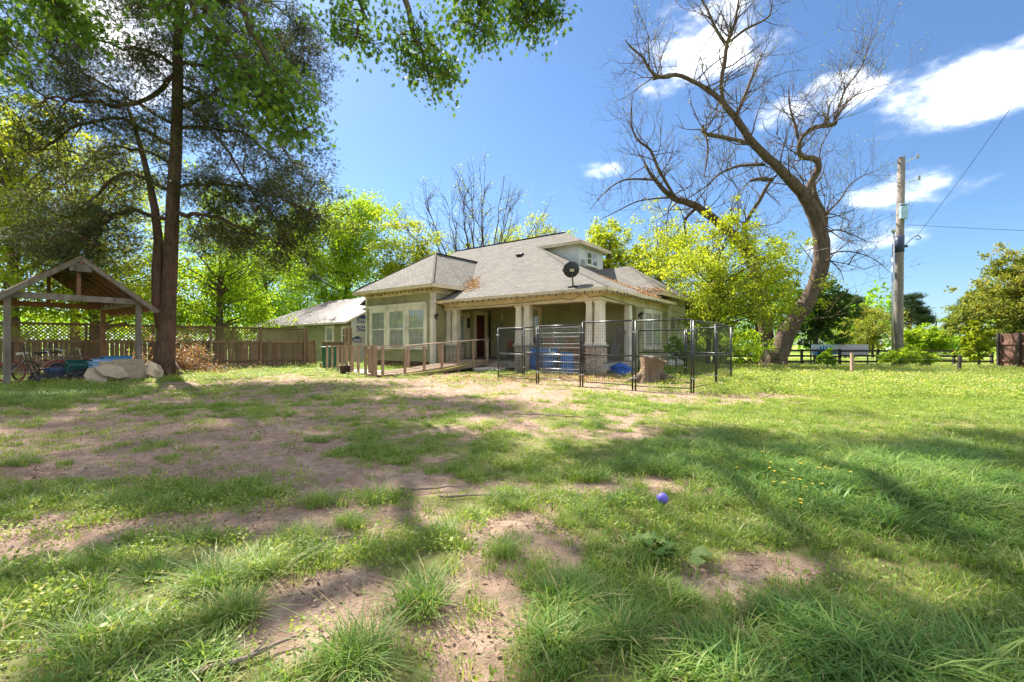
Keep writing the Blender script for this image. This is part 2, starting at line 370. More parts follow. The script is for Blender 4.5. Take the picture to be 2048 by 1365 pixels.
def blob(L, px, py):
    v = np.full(np.shape(px), -9.)
    for cx, cy, rx, ry, w in L: v = np.maximum(v, w*(1.25-((px-cx)/rx)**2-((py-cy)/ry)**2))
    return v
def worn(x, y):                                  # 0 grass .. 1 bare earth
    px, py = to_px(x, y)
    n = fbm(x*1.25+3, y*1.25, 21, 4)-.5; n2 = fbm(x*4.2, y*4.2, 33, 3)-.5
    v = np.maximum(blob(WORN, px, py), -1.1) + 2.9*n + 2.0*n2
    left = 1-sm(900, 1500, px)
    v = v+.28*left
    v = v-.9*sm(1250, 1750, px)*sm(900, 800, py)
    return sm(-.25, .75, v)
def longness(x, y):
    px, py = to_px(x, y)
    return np.clip(blob(LONG, px, py)*.8+1.1*(fbm(x*.9, y*.9, 51, 3)-.42), 0, 1)

# ground: one sheet, fine near the camera, out to the horizon
def spaced(a, b, n, fine): 
    s = np.linspace(-1, 1, n); return np.sinh(s*fine)/np.sinh(fine)*(b-a)/2+(a+b)/2
gx = np.unique(np.concatenate([np.linspace(-9, 9, 241), np.sign(np.linspace(-1, 1, 200))*(9+np.abs(np.linspace(-1, 1, 200))**3*1200)]))
gy = np.unique(np.concatenate([-(5+np.linspace(0, 1, 40)**3*300), np.linspace(-5, 1, 20), np.linspace(1, 16, 230), 16+np.linspace(0, 1, 120)**3*1900]))
X, Y = np.meshgrid(gx, gy); Z = gz(X, Y)
wv = worn(X, Y)
Z = Z-.018*wv*(Y < 30)
nx, ny = len(gx), len(gy)
vs = np.stack([X, Y, Z], -1).reshape(-1, 3)
i = np.arange((ny-1)*(nx-1)); r_, c_ = i//(nx-1), i % (nx-1); a = r_*nx+c_
fs = np.stack([a, a+1, a+nx+1, a+nx], 1)
def np_mesh(name, vs, fs):
    me = bpy.data.meshes.new(name); n, k = fs.shape
    me.vertices.add(len(vs)); me.vertices.foreach_set('co', np.ascontiguousarray(vs, np.float32).ravel())
    me.loops.add(n*k); me.loops.foreach_set('vertex_index', np.ascontiguousarray(fs, np.int32).ravel())
    me.polygons.add(n); me.polygons.foreach_set('loop_start', np.arange(0, n*k, k, dtype=np.int32))
    me.update(calc_edges=True); me.validate(); return me
def fattr(me, name, arr):
    at = me.attributes.new(name, 'FLOAT', 'POINT'); at.data.foreach_set('value', np.ascontiguousarray(arr, np.float32).ravel())
me = np_mesh('ground', vs, fs); fattr(me, 'worn', wv)
m, t = new_mat('earth_and_thatch'); q = NT(t); v = q.co()
wa = q.n('ShaderNodeAttribute', attribute_name='worn').outputs['Fac']
n1 = q.noise(1.4, 8, .7, v); n2 = q.noise(11, 8, .72, v); n3 = q.noise(70, 3, .6, v)
dirt = q.ramp(n1, [(.28, (.30, .195, .135)), (.5, (.41, .285, .205)), (.72, (.50, .37, .28))])
dirt = q.mix(q.ramp(n2, [(.42, (.75,)*3), (.62, (0,)*3)]), dirt, (.22, .15, .105))
dirt = q.mix(q.math('MULTIPLY', q.ramp(n3, [(.55, (0,)*3), (.7, (1,)*3)]), .35), dirt, (.50, .40, .31))
thatch = q.mix(q.ramp(n2, [(.35, (0,)*3), (.65, (1,)*3)]), (.14, .15, .05), (.27, .25, .10))
far = q.mix(q.ramp(q.noise(.25, 4, .6, v), [(.35, (0,)*3), (.65, (1,)*3)]), (.15, .23, .04), (.28, .34, .08))
cd = q.n('ShaderNodeVectorMath', {0: q.n('ShaderNodeNewGeometry').outputs['Position']}, operation='LENGTH').outputs['Value']
thatch = q.mix(q.ramp(q.math('DIVIDE', cd, 60), [(.3, (0,)*3), (.6, (1,)*3)]), thatch, far)
col = q.mix(q.ramp(q.math('ADD', wa, q.math('MULTIPLY', q.math('SUBTRACT', n2, .5), .7)), [(.25, (0,)*3), (.6, (1,)*3)]), thatch, dirt)
hgt = q.math('ADD', q.math('MULTIPLY', n2, .8), q.math('MULTIPLY', n3, .3))
q.out(q.bsdf(Base_Color=col, Roughness=.95, Specular_IOR_Level=.1, Normal=q.bump(hgt, .95, .05)))
ground = link('ground', me, m, None, True); tag(ground, kind='structure')

# ------------------------------------------------------------------ leaves: one template spread over many places
RHOMB = (np.array([(0, 0, 0), (.30, .42, .05), (0, 1, -.06), (-.30, .42, .05)]), np.array([(0, 1, 2), (0, 2, 3)]))
_o = [(0, 0), (.06, .16), (.30, .20), (.10, .36), (.46, .52), (.12, .60), (.30, .82), (.07, .80), (0, 1.05)]
_ov = [(x, y, .10*abs(x)) for x, y in _o]+[(-x, y, .10*abs(x)) for x, y in _o[1:-1]]
OAK = (np.array(_ov), np.array([(1, 2, 3), (3, 4, 5), (5, 6, 7), (0, 1, 9), (9, 1, 3), (9, 3, 11), (11, 3, 5), (11, 5, 13), (13, 5, 7), (13, 7, 15), (15, 7, 8), (9, 11, 10), (11, 13, 12), (13, 15, 14)]))
_n = []; _nf = []
for k, a in enumerate((-.75, -.38, 0, .38, .75)):
    b = len(_n); L = 1-.25*abs(a); dx, dy = math.sin(a), math.cos(a)
    _n += [(-.05*dy, .05*dx+.15*abs(a), 0), (.05*dy, -.05*dx+.15*abs(a), 0), (dx*L, dy*L, (-1)**k*.18)]; _nf.append((b, b+1, b+2))
SPRAY = (np.array(_n), np.array(_nf))
TRI = (np.array([(-.3, 0, 0), (.3, .1, 0), (0, 1, 0)]), np.array([(0, 1, 2)]))
def unit(a): return a/np.maximum(np.linalg.norm(a, axis=1, keepdims=True), 1e-9)
def leaves(name, pos, tip, size, mat, parent, tmpl=RHOMB, rnd=None, flat=.6, rng=RNG):
    n = len(pos); t = unit(tip)
    nn = rng.normal(size=(n, 3)); nn[:, 2] += flat*2.2; b = unit(np.cross(t, nn)); nn = np.cross(b, t)
    T, Fc = tmpl; sz = np.asarray(size).reshape(-1, 1, 1)*np.ones((n, 1, 1))
    V = pos[:, None, :]+sz*(T[None, :, 0:1]*b[:, None, :]+T[None, :, 1:2]*t[:, None, :]+T[None, :, 2:3]*nn[:, None, :])
    Fa = (Fc[None]+(np.arange(n)*len(T))[:, None, None]).reshape(-1, 3)
    me = np_mesh(name, V.reshape(-1, 3), Fa)
    if rnd is None: rnd = rng.random(n)
    fattr(me, 'rnd', np.repeat(np.clip(rnd, 0, 1), len(T)))
    return link(name, me, mat, parent)
def curve(a, b, bend, n=6):                      # points from a to b through a control point a+..+bend
    a, b = Vector(a), Vector(b); c = (a+b)/2+Vector(bend)
    return [a*(1-s)**2+c*2*s*(1-s)+b*s*s for s in [k/n for k in range(n+1)]]
def crom(pts, n=4):                              # Catmull-Rom through points
    out_ = []
    for i_ in range(len(pts)-1):
        p0, p1, p2, p3 = pts[max(i_-1, 0)], pts[i_], pts[i_+1], pts[min(i_+2, len(pts)-1)]
        for k in range(n): s = k/n; out_.append(.5*((2*p1)+(p2-p0)*s+(2*p0-5*p1+4*p2-p3)*s*s+(3*p1-p0-3*p2+p3)*s**3))
    return out_+[pts[-1]]
def rv(r, s=1.): return Vector((r.uniform(-s, s), r.uniform(-s, s), r.uniform(-s, s)))

def leafy_tree(name, label, x, y, height, z0, rx, leaf, nl, mat, seed, trunk_r=.2, bm='bark_grey', ry=None, ncl=38, group=None, lean=(0, 0), stems=1, cat='tree', zpow=1, csz=.26, tmpl=RHOMB, base_z=None):
    r = random.Random(seed); rg = np.random.default_rng(seed); ry = ry or rx
    bz = gnd(x, y) if base_z is None else base_z
    root = empty(name, (x, y, bz), label, cat, 0, group)
    rz = (height-z0)/2; cz = z0+rz
    cl = []
    for k in range(ncl):
        d = Vector((r.gauss(0, 1), r.gauss(0, 1), r.gauss(0, 1))).normalized()*(r.random()**.42)
        wz = 1-.35*max(0, d.z)*zpow
        cl.append(Vector((d.x*rx*wz+lean[0], d.y*ry*wz+lean[1], cz+d.z*rz)))
    tb = MB(); top = Vector((lean[0]*.9, lean[1]*.9, cz+rz*.45))
    for s in range(stems):
        off = Vector((r.uniform(-.6, .6), r.uniform(-.6, .6), 0)) if stems > 1 else Vector()
        tp = [off+(top-off*.3)*f+Vector((r.uniform(-.12, .12)*height*.05*f, r.uniform(-.12, .12)*height*.05*f, 0)) for f in (0, .06, .2, .4, .6, .8, 1)]
        tp[0].z = -.3
        tb.tube(tp, [trunk_r*k for k in (1.45, 1.1, 1, .82, .62, .4, .15)], 9)
        for c in cl[s::stems]:
            f = min(max((c.z*.72)/max(top.z, .1), .22), .92); p0 = off+(top-off*.3)*f
            ln = (c-p0).length
            tb.tube(curve(p0, c, (r.uniform(-.1, .1)*ln, r.uniform(-.1, .1)*ln, .10*ln), 5), [trunk_r*q_ for q_ in (.34, .27, .2, .14, .09, .04)], 5, False)
            for j in range(2):
                e = c+rv(r, rx*csz*1.1); tb.tube(curve(p0.lerp(c, .6), e, rv(r, .1*ln), 3), [trunk_r*.12, trunk_r*.08, trunk_r*.05, trunk_r*.025], 4, False)
    tb.build('trunk', M[bm], root, True)
    per = nl//ncl; pos = []; tip = []; rn = []
    for c in cl:
        s = rx*csz*r.uniform(.75, 1.3); sub = max(4, per//45)
        sc = rg.normal(size=(sub, 3))*(s*.75, s*.75, s*.55)+np.array(c)
        ii = rg.integers(0, sub, per)
        p = sc[ii]+rg.normal(size=(per, 3))*(s*.26, s*.26, s*.16); pos.append(p)
        o = p-np.array([lean[0], lean[1], cz]); tip.append(unit(o)*.8+rg.normal(size=(per, 3))*.6+np.array([0, 0, -.35]))
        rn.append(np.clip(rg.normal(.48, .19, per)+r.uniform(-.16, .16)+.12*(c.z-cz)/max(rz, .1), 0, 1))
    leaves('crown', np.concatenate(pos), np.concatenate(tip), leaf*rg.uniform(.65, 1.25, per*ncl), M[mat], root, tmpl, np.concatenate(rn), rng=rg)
    return root

def twigs(tb, r, p, d, L, rad, depth, up=.12, wig=.28, kids=(2, 4), ends=None, n=4, sides=4):
    pts = [p]; dd = d.normalized()
    for k in range(n):
        dd = (dd+rv(r, wig)+Vector((0, 0, up*.5))).normalized(); pts.append(pts[-1]+dd*L/n)
    tb.tube(pts, [max(rad*(1-.8*k/n), .0035) for k in range(n+1)], sides if rad > .03 else 3, False)
    if ends is not None and depth <= 1: ends.append(pts[-1])
    if depth <= 0: return
    for j in range(r.randint(*kids)):
        f = r.uniform(.25, 1); k = min(int(f*n), n-1); q = pts[k].lerp(pts[k+1], f*n-k)
        nd = ((pts[k+1]-pts[k]).normalized()*.9+rv(r, .85)+Vector((0, 0, up)))
        twigs(tb, r, q, nd, L*r.uniform(.45, .72), rad*r.uniform(.4, .58), depth-1, up, wig, kids, ends, n, sides)

# ------------------------------------------------------------------ the house
def hyp(px, py, y):                              # photo pixel on the house plane y = const -> (x, z)
    rx, rz = (px-1024)/F_PX, (HOR-py)/F_PX
    d = (y+HO[0]*HS+HO[1]*HC)/(rx*HS+HC); return (rx*d-HO[0])*HC-(d-HO[1])*HS, rz*d+CAM_H
house = empty('house', (HO[0], HO[1], 0), 'olive green clapboard bungalow with grey shingle hip roofs and a deep porch', 'house', H_ANG)
class WF:                                        # frame on a wall: a along it, z up, d outwards
    def __init__(s, p0, p1):
        s.o = Vector((p0[0], p0[1], 0)); v = Vector((p1[0]-p0[0], p1[1]-p0[1], 0)); s.L = v.length; s.t = v.normalized()
        s.n = Vector((s.t.y, -s.t.x, 0))
    def p(s, a, z, d=0): q_ = s.o+s.t*a+s.n*d; return Vector((q_.x, q_.y, z))
    def box(s, mb, a0, a1, z0, z1, d0, d1):
        c = s.p((a0+a1)/2, (z0+z1)/2, (d0+d1)/2)
        return mb.box(c, (abs(a1-a0), abs(d1-d0), abs(z1-z0)), Matrix((s.t, s.n, Vector((0, 0, 1)))).transposed())
def clap(name, wf, z0, z1, mat, parent, a0=0, a1=None, course=.14, span=None, back=True):
    mb = MB(); a1 = wf.L if a1 is None else a1; z = z0
    if back and span is None: wf.box(mb, a0, a1, z0, z1, -.12, .001)
    while z < z1-.005:
        zt = min(z+course, z1); s0, s1 = (a0, a1) if span is None else span(z)
        t0, t1 = (a0, a1) if span is None else span(zt)
        if s1-s0 > .02:
            j = random.uniform(-.002, .002)
            mb.add([wf.p(s0, z, .024+j), wf.p(s1, z, .024+j), wf.p(t1, zt, .001), wf.p(t0, zt, .001), wf.p(s0, z, .0), wf.p(s1, z, .0)], [(0, 1, 2, 3), (1, 0, 4, 5)])
        z = zt
    return mb.build(name, mat, parent)
def window(wf, a0, a1, z0, z1, parent, trim=.11, cols=2, rows=2, lower=True, curtain='curtain', name='window', sill=True, tm='white', half=False, level2=False):
    mb = MB()                                    # trim boards; glass set between
    wf.box(mb, a0-trim, a0, z0-.02, z1, 0, .075); wf.box(mb, a1, a1+trim, z0-.02, z1, 0, .075); wf.box(mb, a0-trim-.02, a1+trim+.02, z1, z1+trim*1.15, 0, .08)
    w = mb.build(name, M[tm], parent); pr = parent if level2 else w
    s = MB(); zm = (z0+z1)/2
    for (b0, b1, c0, c1) in ((a0, a0+.045, z0, z1), (a1-.045, a1, z0, z1), (a0+.045, a1-.045, z0, z0+.06), (a0+.045, a1-.045, z1-.05, z1), (a0+.045, a1-.045, zm-.028, zm+.028)):
        wf.box(s, b0, b1, c0, c1, .026, .062)
    s.build('sash', M['white'], pr)
    mu = MB(); ok = False
    for hz0, hz1, on_ in ((zm+.028, z1-.05, True), (z0+.06, zm-.028, lower)):
        if not on_: continue
        for k in range(1, cols): x = a0+.045+(a1-a0-.09)*k/cols; wf.box(mu, x-.007, x+.007, hz0, hz1, .044, .055); ok = True
        for k in range(1, rows): z = hz0+(hz1-hz0)*k/rows; wf.box(mu, a0+.045, a1-.045, z-.007, z+.007, .0445, .0555); ok = True
    if ok: mu.build('muntin', M['white'], pr)
    for b0, b1 in ((zm+.028, z1-.05), (z0+.06, zm-.028)):
        gl = MB(); gl.add([wf.p(a0+.04, b0, .046), wf.p(a1-.04, b0, .046), wf.p(a1-.04, b1, .046), wf.p(a0+.04, b1, .046)], [(0, 1, 2, 3)]); gl.build('pane', M['glass'], pr)
    cu = MB(); n = 14; vs = []
    for k in range(n+1):
        a = a0+.04+(a1-a0-.08)*k/n; d = .034+.005*math.sin(k*2.2); vs += [wf.p(a, zm if half else z0, d), wf.p(a, z1, d)]
    cu.add(vs, [(2*k, 2*k+2, 2*k+3, 2*k+1) for k in range(n)]); cu.build('curtain', M[curtain], pr)
    if half or curtain != 'curtain':
        b = MB(); b.add([wf.p(a0, z0, .027), wf.p(a1, z0, .027), wf.p(a1, z1, .027), wf.p(a0, z1, .027)], [(0, 1, 2, 3)]); b.build('backing', M['dark_room'], pr)
    if sill: sm_ = MB(); wf.box(sm_, a0-trim-.03, a1+trim+.03, z0-.085, z0-.022, 0, .12); sm_.build('sill', M['white'], pr)
    return w
def roof(name, polys, mat, parent):
    vs, fs, uvs = [], [], []
    for pl in polys:
        pl = [Vector(p) for p in pl]; nrm = (pl[1]-pl[0]).cross(pl[2]-pl[1]).normalized()
        if nrm.z < 0: pl.reverse(); nrm = -nrm
        u = Vector((0, 0, 1)).cross(nrm); u = u.normalized() if u.length > 1e-4 else Vector((1, 0, 0)); w = nrm.cross(u)
        b = len(vs); vs += [tuple(p) for p in pl]; fs.append(tuple(range(b, b+len(pl)))); uvs += [(p.dot(u), p.dot(w)) for p in pl]
    me = bpy.data.meshes.new(name); me.from_pydata(vs, [], fs); uvl = me.uv_layers.new(name='UVMap')
    for lp in me.loops: uvl.data[lp.index].uv = uvs[lp.vertex_index]
    return link(name, me, mat, parent)
def edge(name, pts, mat, parent, w=.03, h=.15, dz=0):
    mb = MB()
    for a, b in zip(pts[:-1], pts[1:]): mb.bar(Vector(a)+Vector((0, 0, dz)), Vector(b)+Vector((0, 0, dz)), w, h)
    return mb.build(name, mat, parent)

E, RB, DZ = 3.16, (-2.6, 2.4, 4.463), 6.7
A_, D_ = (.5, -.5, E), (-7.06, 6.31, DZ); RL, RR_ = (-15.2, 8.2, 7.79), (-6.4, 8.2, 7.79); DF, DBk = (-4.3, 6.31, DZ), (-4.3, 10.09, DZ)
mr_ = roof('main_roof', [
    [(-9, -.5, E), A_, RB, (-9, 2.4, 4.465)],
    [(-17, 2.4, 4.465), RB, D_, DF, RR_, RL],
    [A_, (.5, 7.1, E), (-2.6, 7.1, 4.462), RB],
    [RB, (-2.6, 14, 4.462), (-7.06, 10.09, DZ), D_],
    [RR_, DF, DBk],
    [RL, RR_, DBk, (-7.06, 10.09, DZ), (-2.6, 14, 4.46), (.5, 16.9, E), (-18.6, 16.9, E)],
    [(-17, 2.4, 4.465), RL, (-18.6, 16.9, E), (-18.6, 2.4, 3.7)]], M['shingle'], house)
edge('hip_cap', [A_, RB, D_], M['shingle'], mr_, .11, .02, .006).data.name = 'hip_cap'
edge('ridge_cap', [RL, RR_], M['blackp'], mr_, .22, .03, .005)
edge('fascia', [(-8.5, -.5, E-.075), (.5, -.5, E-.075)], M['cream'], house, .03, .14); edge('fascia', [(.5, -.515, E-.075), (.5, 7.1, E-.075)], M['cream'], house, .03, .14)
edge('fascia', [(-7.0, 6.31, DZ-.085), (-4.3, 6.31, DZ-.085)], M['cream'], house, .03, .15); edge('fascia', [(-4.3, 6.295, DZ-.085), (-4.3, 10.1, DZ-.085)], M['cream'], house, .03, .15)
mb = MB(); mb.bx(-8.19, .48, -.48, .0, 3.02, 3.04); mb.bx(.0, .48, .0, 7.1, 3.02, 3.04); mb.bx(-8.19, 0, .0, 3.3, 2.95, 2.97); mb.build('porch_soffit', M['cream'], house)
mb = MB(); mb.bx(-7.0, -4.32, 6.33, 6.69, DZ-.10, DZ-.08); mb.bx(-4.68, -4.32, 6.69, 10.05, DZ-.10, DZ-.08); mb.build('dormer_soffit', M['white'], house)
# vent pipe cowl on the front slope
vx, vz = -7.5, 4.465+.575*(5.2-2.4)
mb = MB(); mb.box((vx, 5.2, vz+.06), (.26, .30, .12), Matrix.Rotation(.52, 3, 'X')); mb.box((vx, 5.02, vz+.0), (.30, .06, .14), Matrix.Rotation(.52, 3, 'X')); mb.build('roof_vent', M['blackp'], mr_)
# bay wing
BL, BR, BF, BE, BP = -13.8, -7.69, -1.21, 3.88, (-10.745, 1.85, 6.07)
wr = roof('bay_roof', [[(BL, BF, BE), (BR, BF, BE), BP], [(BR, BF, BE), (BR, 6, BE), (BP[0], 6, 6.07), BP], [(BL, BF, BE), BP, (BP[0], 6, 6.07), (BL, 6, BE)]], M['shingle'], house)
edge('ridge_cap', [BP, (BP[0], 5.4, 6.07)], M['blackp'], wr, .2, .03, .005); edge('hip_cap', [(BR, BF, BE), BP, (BL, BF, BE)], M['shingle'], wr, .1, .02, .006)
edge('fascia', [(BL-.015, BF, BE-.085), (BR+.015, BF, BE-.085)], M['cream'], house, .03, .16); edge('fascia', [(BR, BF, BE-.085), (BR, 3.0, BE-.085)], M['cream'], house, .03, .16); edge('fascia', [(BL, BF, BE-.085), (BL, 4, BE-.085)], M['cream'], house, .03, .16)
mb = MB(); mb.bx(BL+.02, BR-.02, BF+.02, -.71, 3.775, 3.795); mb.bx(-8.19, BR-.02, -.71, 3, 3.775, 3.795); mb.bx(BL+.02, -13.31, -.71, 3, 3.775, 3.795); mb.build('bay_soffit', M['cream'], house)
# right wing
wr = roof('wing_roof', [[(.5, 5.06, 3.5), (.5, 10.4, 3.5), (-2.1, 7.73, 5.27)], [(.5, 5.06, 3.5), (-2.1, 7.73, 5.27), (-5, 7.73, 5.27), (-5, 5.06, 3.5)], [(.5, 10.4, 3.5), (-5, 10.4, 3.5), (-5, 7.73, 5.27), (-2.1, 7.73, 5.27)]], M['shingle'], house)
edge('hip_cap', [(.5, 5.06, 3.5), (-2.1, 7.73, 5.27), (.5, 10.4, 3.5)], M['shingle'], wr, .1, .02, .006)
edge('fascia', [(.5, 5.06, 3.42), (.5, 10.41, 3.42)], M['cream'], house, .03, .15); edge('fascia', [(-2, 5.06, 3.42), (.515, 5.06, 3.42)], M['cream'], house, .03, .15)
mb = MB(); mb.bx(-2, .48, 5.08, 5.5, 3.38, 3.40); mb.bx(.0, .48, 5.5, 10.4, 3.38, 3.40); mb.build('wing_soffit', M['cream'], house)
# walls
wB = WF((-13.31, -.71), (-8.19, -.71)); wBR = WF((-8.19, -.71), (-8.19, 3.3)); wBL = WF((-13.31, 4), (-13.31, -.71))
wP = WF((-8.19, 3.3), (0, 3.3)); wS = WF((0, 3.3), (0, 7.29)); wS2 = WF((0, 7.29), (0, 9.97)); wBack = WF((0, 9.97), (0, 16))
clap('wall', wB, .30, 3.78, M['siding'], house); clap('wall', wBR, .15, 3.78, M['siding'], house, .03); clap('wall', wBL, .0, 3.78, M['siding'], house, 0, wBL.L-.03)
clap('wall', wP, .45, 2.95, M['siding'], house, .14, wP.L-.14); clap('wall', wS, -.45, 2.80, M['siding'], house); clap('wall', wS2, -.6, 2.80, M['siding_white'], house)
clap('wall', WF((-.9, 5.5), (0, 5.5)), 3.0, 3.38, M['siding_white'], house); clap('wall', WF((0, 5.5), (0, 9.97)), 3.05, 3.38, M['siding_white'], house, .03)
clap('wall', WF((0, 9.97), (-3, 9.97)), -.6, 3.38, M['siding_white'], house, .03)
mb = MB(); mb.bx(-16.4, -13.45, 3.5, 3.7, 0, 4.3); mb.bx(-16.4, -16.2, 3.7, 16, 0, 3.6); mb.bx(-16.2, -.2, 15.8, 16, 0, 3.2); mb.bx(-3.2, -3.0, 10.2, 15.8, -.4, 3.2); mb.build('rear_wall', M['siding'], house)
# frieze boards and corner boards
fz = MB(); wB.box(fz, -.02, 5.14, 3.52, 3.775, .023, .05); wBR.box(fz, .0, 2.2, 3.52, 3.775, .023, .05); fz.build('frieze', M['cream'], house)
cb = MB(); wB.box(cb, wB.L-.16, wB.L+.035, .05, 3.52, .023, .045); cb.build("corner_board", M["white"], house)
cb = MB(); wB.box(cb, -.03, .10, .05, 3.52, .023, .045); cb.build("corner_board", M["white"], house)
cb = MB(); wBR.box(cb, -.022, .15, .05, 3.52, .024, .047); cb.build('corner_board', M['white'], house)
cb = MB(); wS2.box(cb, -.02, .10, -.5, 2.8, .024, .05); cb.build("corner_board", M["white"], house)
cb = MB(); wS2.box(cb, wS2.L-.1, wS2.L+.03, -.5, 3.36, .024, .05); cb.build("corner_board", M["white"], house)
# porch: beams, floor, brick piers, paired columns
mb = MB(); mb.bx(-8.15, .02, -.02, .28, 2.74, 3.02); mb.build('porch_beam', M['cream'], house)
mb = MB(); mb.bx(-.26, .021, .28, 7.29, 2.741, 3.021); mb.build('porch_beam', M['cream'], house)
mb = MB(); mb.bx(-.27, .045, 7.29, 9.99, 2.80, 3.05); mb.build('wing_frieze', M['white'], house)
fl = MB(); x = -8.17
pf = MB(); pf.bx(-8.17, 0, .06, 3.28, .12, .40); pf.build('porch_base', M['mortar'], house)
while x < -.05:
    b = MB(); b.bx(x, min(x+.135, 0), .02, 3.28, .402, .445); b.build('porch_board', M['porch_floor'], pf if False else house); x += .142
BRK = None
def brick_obj(parent, c, along_x, mat, key, w=.20):
    global BRK
    if BRK is None: BRK = {}
    k = (key, along_x)
    if k not in BRK:
        b = MB(); b.box((0, 0, 0), (w, .095, .062) if along_x else (.095, w, .062)); me = b.mesh('brick'); me.materials.append(mat); BRK[k] = me
    o = bpy.data.objects.new('brick', BRK[k]); COL.objects.link(o); o.parent = parent
    o.location = Vector(c)+Vector((random.uniform(-.004, .004), random.uniform(-.004, .004), 0)); o.rotation_euler = (0, 0, random.uniform(-.02, .02)); return o
def pier(x0, x1, y0, y1, ztop, cols):
    core = MB(); core.bx(x0+.035, x1-.035, y0+.035, y1-.035, -.1, ztop-.06); pr = core.build('pier', M['mortar'], house)
    z = .035; k = 0
    while z < ztop-.1:
        n = int((x1-x0)/.21); off = (.0 if k % 2 else .0)
        for j in range(n):
            a = x0+(x1-x0)*(j+.5)/n+(.04 if k % 2 else -.0)
            brick_obj(pr, (min(a, x1-.1), y0+.05, z), True, M['brick'], 'p')
        m_ = max(1, int((y1-y0-.1)/.21))
        for j in range(m_): brick_obj(pr, (x1-.05, y0+.11+(y1-y0-.12)*(j+.5)/m_, z+.001), False, M['brick'], 'p')
        z += .075; k += 1
    cp = MB(); cp.bx(x0-.05, x1+.05, y0-.05, y1+.05, ztop-.06, ztop); cp.build('cap', M['concrete'], pr, bevel=.01)
    for cx, cy, w in cols:
        c = MB(); c.box((cx, cy, (ztop+2.74)/2), (w, w, 2.74-ztop), taper=.84); c.box((cx, cy, ztop+.04), (w+.05, w+.05, .08)); c.box((cx, cy, 2.70), (w+.02, w+.02, .08))
        c.build('column', M['white'], house, bevel=.008)
pier(-.68, .0, .0, .52, 1.1, [(-.53, .15, .27), (-.17, .15, .27), (-.15, .42, .18)])
pier(-4.02, -3.22, .0, .52, 1.1, [(-3.84, .2, .31), (-3.42, .2, .31)])
pier(-8.14, -7.38, .0, .52, 1.1, [(-7.98, .2, .29), (-7.57, .2, .31)])
c = MB(); c.box((-.13, 2.78, 1.59), (.25, .28, 2.3), taper=.95); c.build('column', M['white'], house, bevel=.008)
# pierced brick foundation under the bay
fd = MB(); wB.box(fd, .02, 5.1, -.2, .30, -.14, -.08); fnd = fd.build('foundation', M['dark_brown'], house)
for k in range(4):
    for j in range(19):
        a = .14+j*.27+(.135 if k % 2 else 0)
        if a < 5.05: q_ = wB.p(a, .035+k*.072, -.02); brick_obj(fnd, q_, True, M['brick_red'], 'f')
# windows and door
tr_ = MB(); wB.box(tr_, .14, 4.72, 3.0, 3.12, .03, .10); tr_.build('window_head', M['white'], house)
for a0, a1 in ((.52, 1.61), (1.97, 3.10), (3.47, 4.58)): window(wB, a0, a1, .98, 2.80, house, .175, 3, 2, True, sill=False)
sl = MB(); wB.box(sl, .30, 4.80, .88, .96, .02, .14); sl.build('window_sill', M['white'], house)
window(wBR, 1.52, 2.08, 1.29, 2.58, house, .10, 2, 3, tm='cream')
window(wP, 2.66, 3.24, .98, 2.86, house, .17, 2, 2, tm='cream', curtain='white', half=False)
window(wS, .86, 1.76, .98, 2.56, house, .12, 2, 3); window(wS, 1.90, 2.86, .98, 2.56, house, .12, 2, 3)
window(wS2, .24, 1.00, .95, 2.56, house, .10, 1, 2)
dr = MB(); wBR.box(dr, 2.98, 3.62, .46, 2.62, .005, .035); door = dr.build('front_door', M['door'], house)
df = MB(); wBR.box(df, 2.76, 2.975, .45, 2.64, 0, .06); wBR.box(df, 3.625, 3.84, .45, 2.64, 0, .06); wBR.box(df, 2.74, 3.86, 2.64, 2.84, 0, .065); df.build('door_frame', M['cream'], door)
dp = MB()
for z0, z1 in ((.62, 1.15), (1.32, 2.45)):
    for a0, a1 in ((3.06, 3.27), (3.33, 3.54)): wBR.box(dp, a0, a1, z0, z1, .036, .045)
dp.build('door_panel', M['door'], door)
hd = MB(); hd.lathe([(.03, 0), (.035, .03), (.01, .06)], wBR.p(3.07, 1.3, .04), 8, rot=Matrix.Rotation(R(90), 3, 'Y')); hd.build('door_handle', M['steel'], door)
tp = MB(); wBR.box(tp, 2.18, 2.42, .45, 2.74, .02, .10); tp.build('porch_post', M['cream'], house)
# dormer walls and window
dm = WF((-6.95, 6.69), (-4.68, 6.69)); zb_ = lambda x: 4.462+.5*(-2.6-x)
clap('dormer_wall', dm, 5.42, 6.62, M['siding_white'], house, span=lambda z: (max(0, min(dm.L, (-2.6-(z-4.462)/.5)-(-6.95)-.05)), dm.L))
dw = WF((-4.68, 6.69), (-4.68, 9.71)); clap('dormer_wall', dw, 5.30, 6.62, M['siding_white'], house, .02)
clap('dormer_wall', WF((-4.68, 9.71), (-6.9, 9.71)), 5.42, 6.62, M['siding_white'], house)
for a0, a1 in ((.95, 1.5), (1.62, 2.16)): window(dw, a0, a1, 5.62, 6.36, house, .05, 1, 1, False, curtain='dark_room', tm='siding_white', name='dormer_window')
rg_ = MB()
for k in range(5): dw_p = dw.p(.2+k*.1, 5.75, .10); rg_.bx(dw_p.x-.008, dw_p.x+.008, dw_p.y-.008, dw_p.y+.008, 5.5, 5.78)
a_, b_ = dw.p(.18, 5.78, .10), dw.p(.62, 5.78, .10); rg_.bar(a_, b_, .015, .015); rg_.build('window_rail', M['blackp'], house)
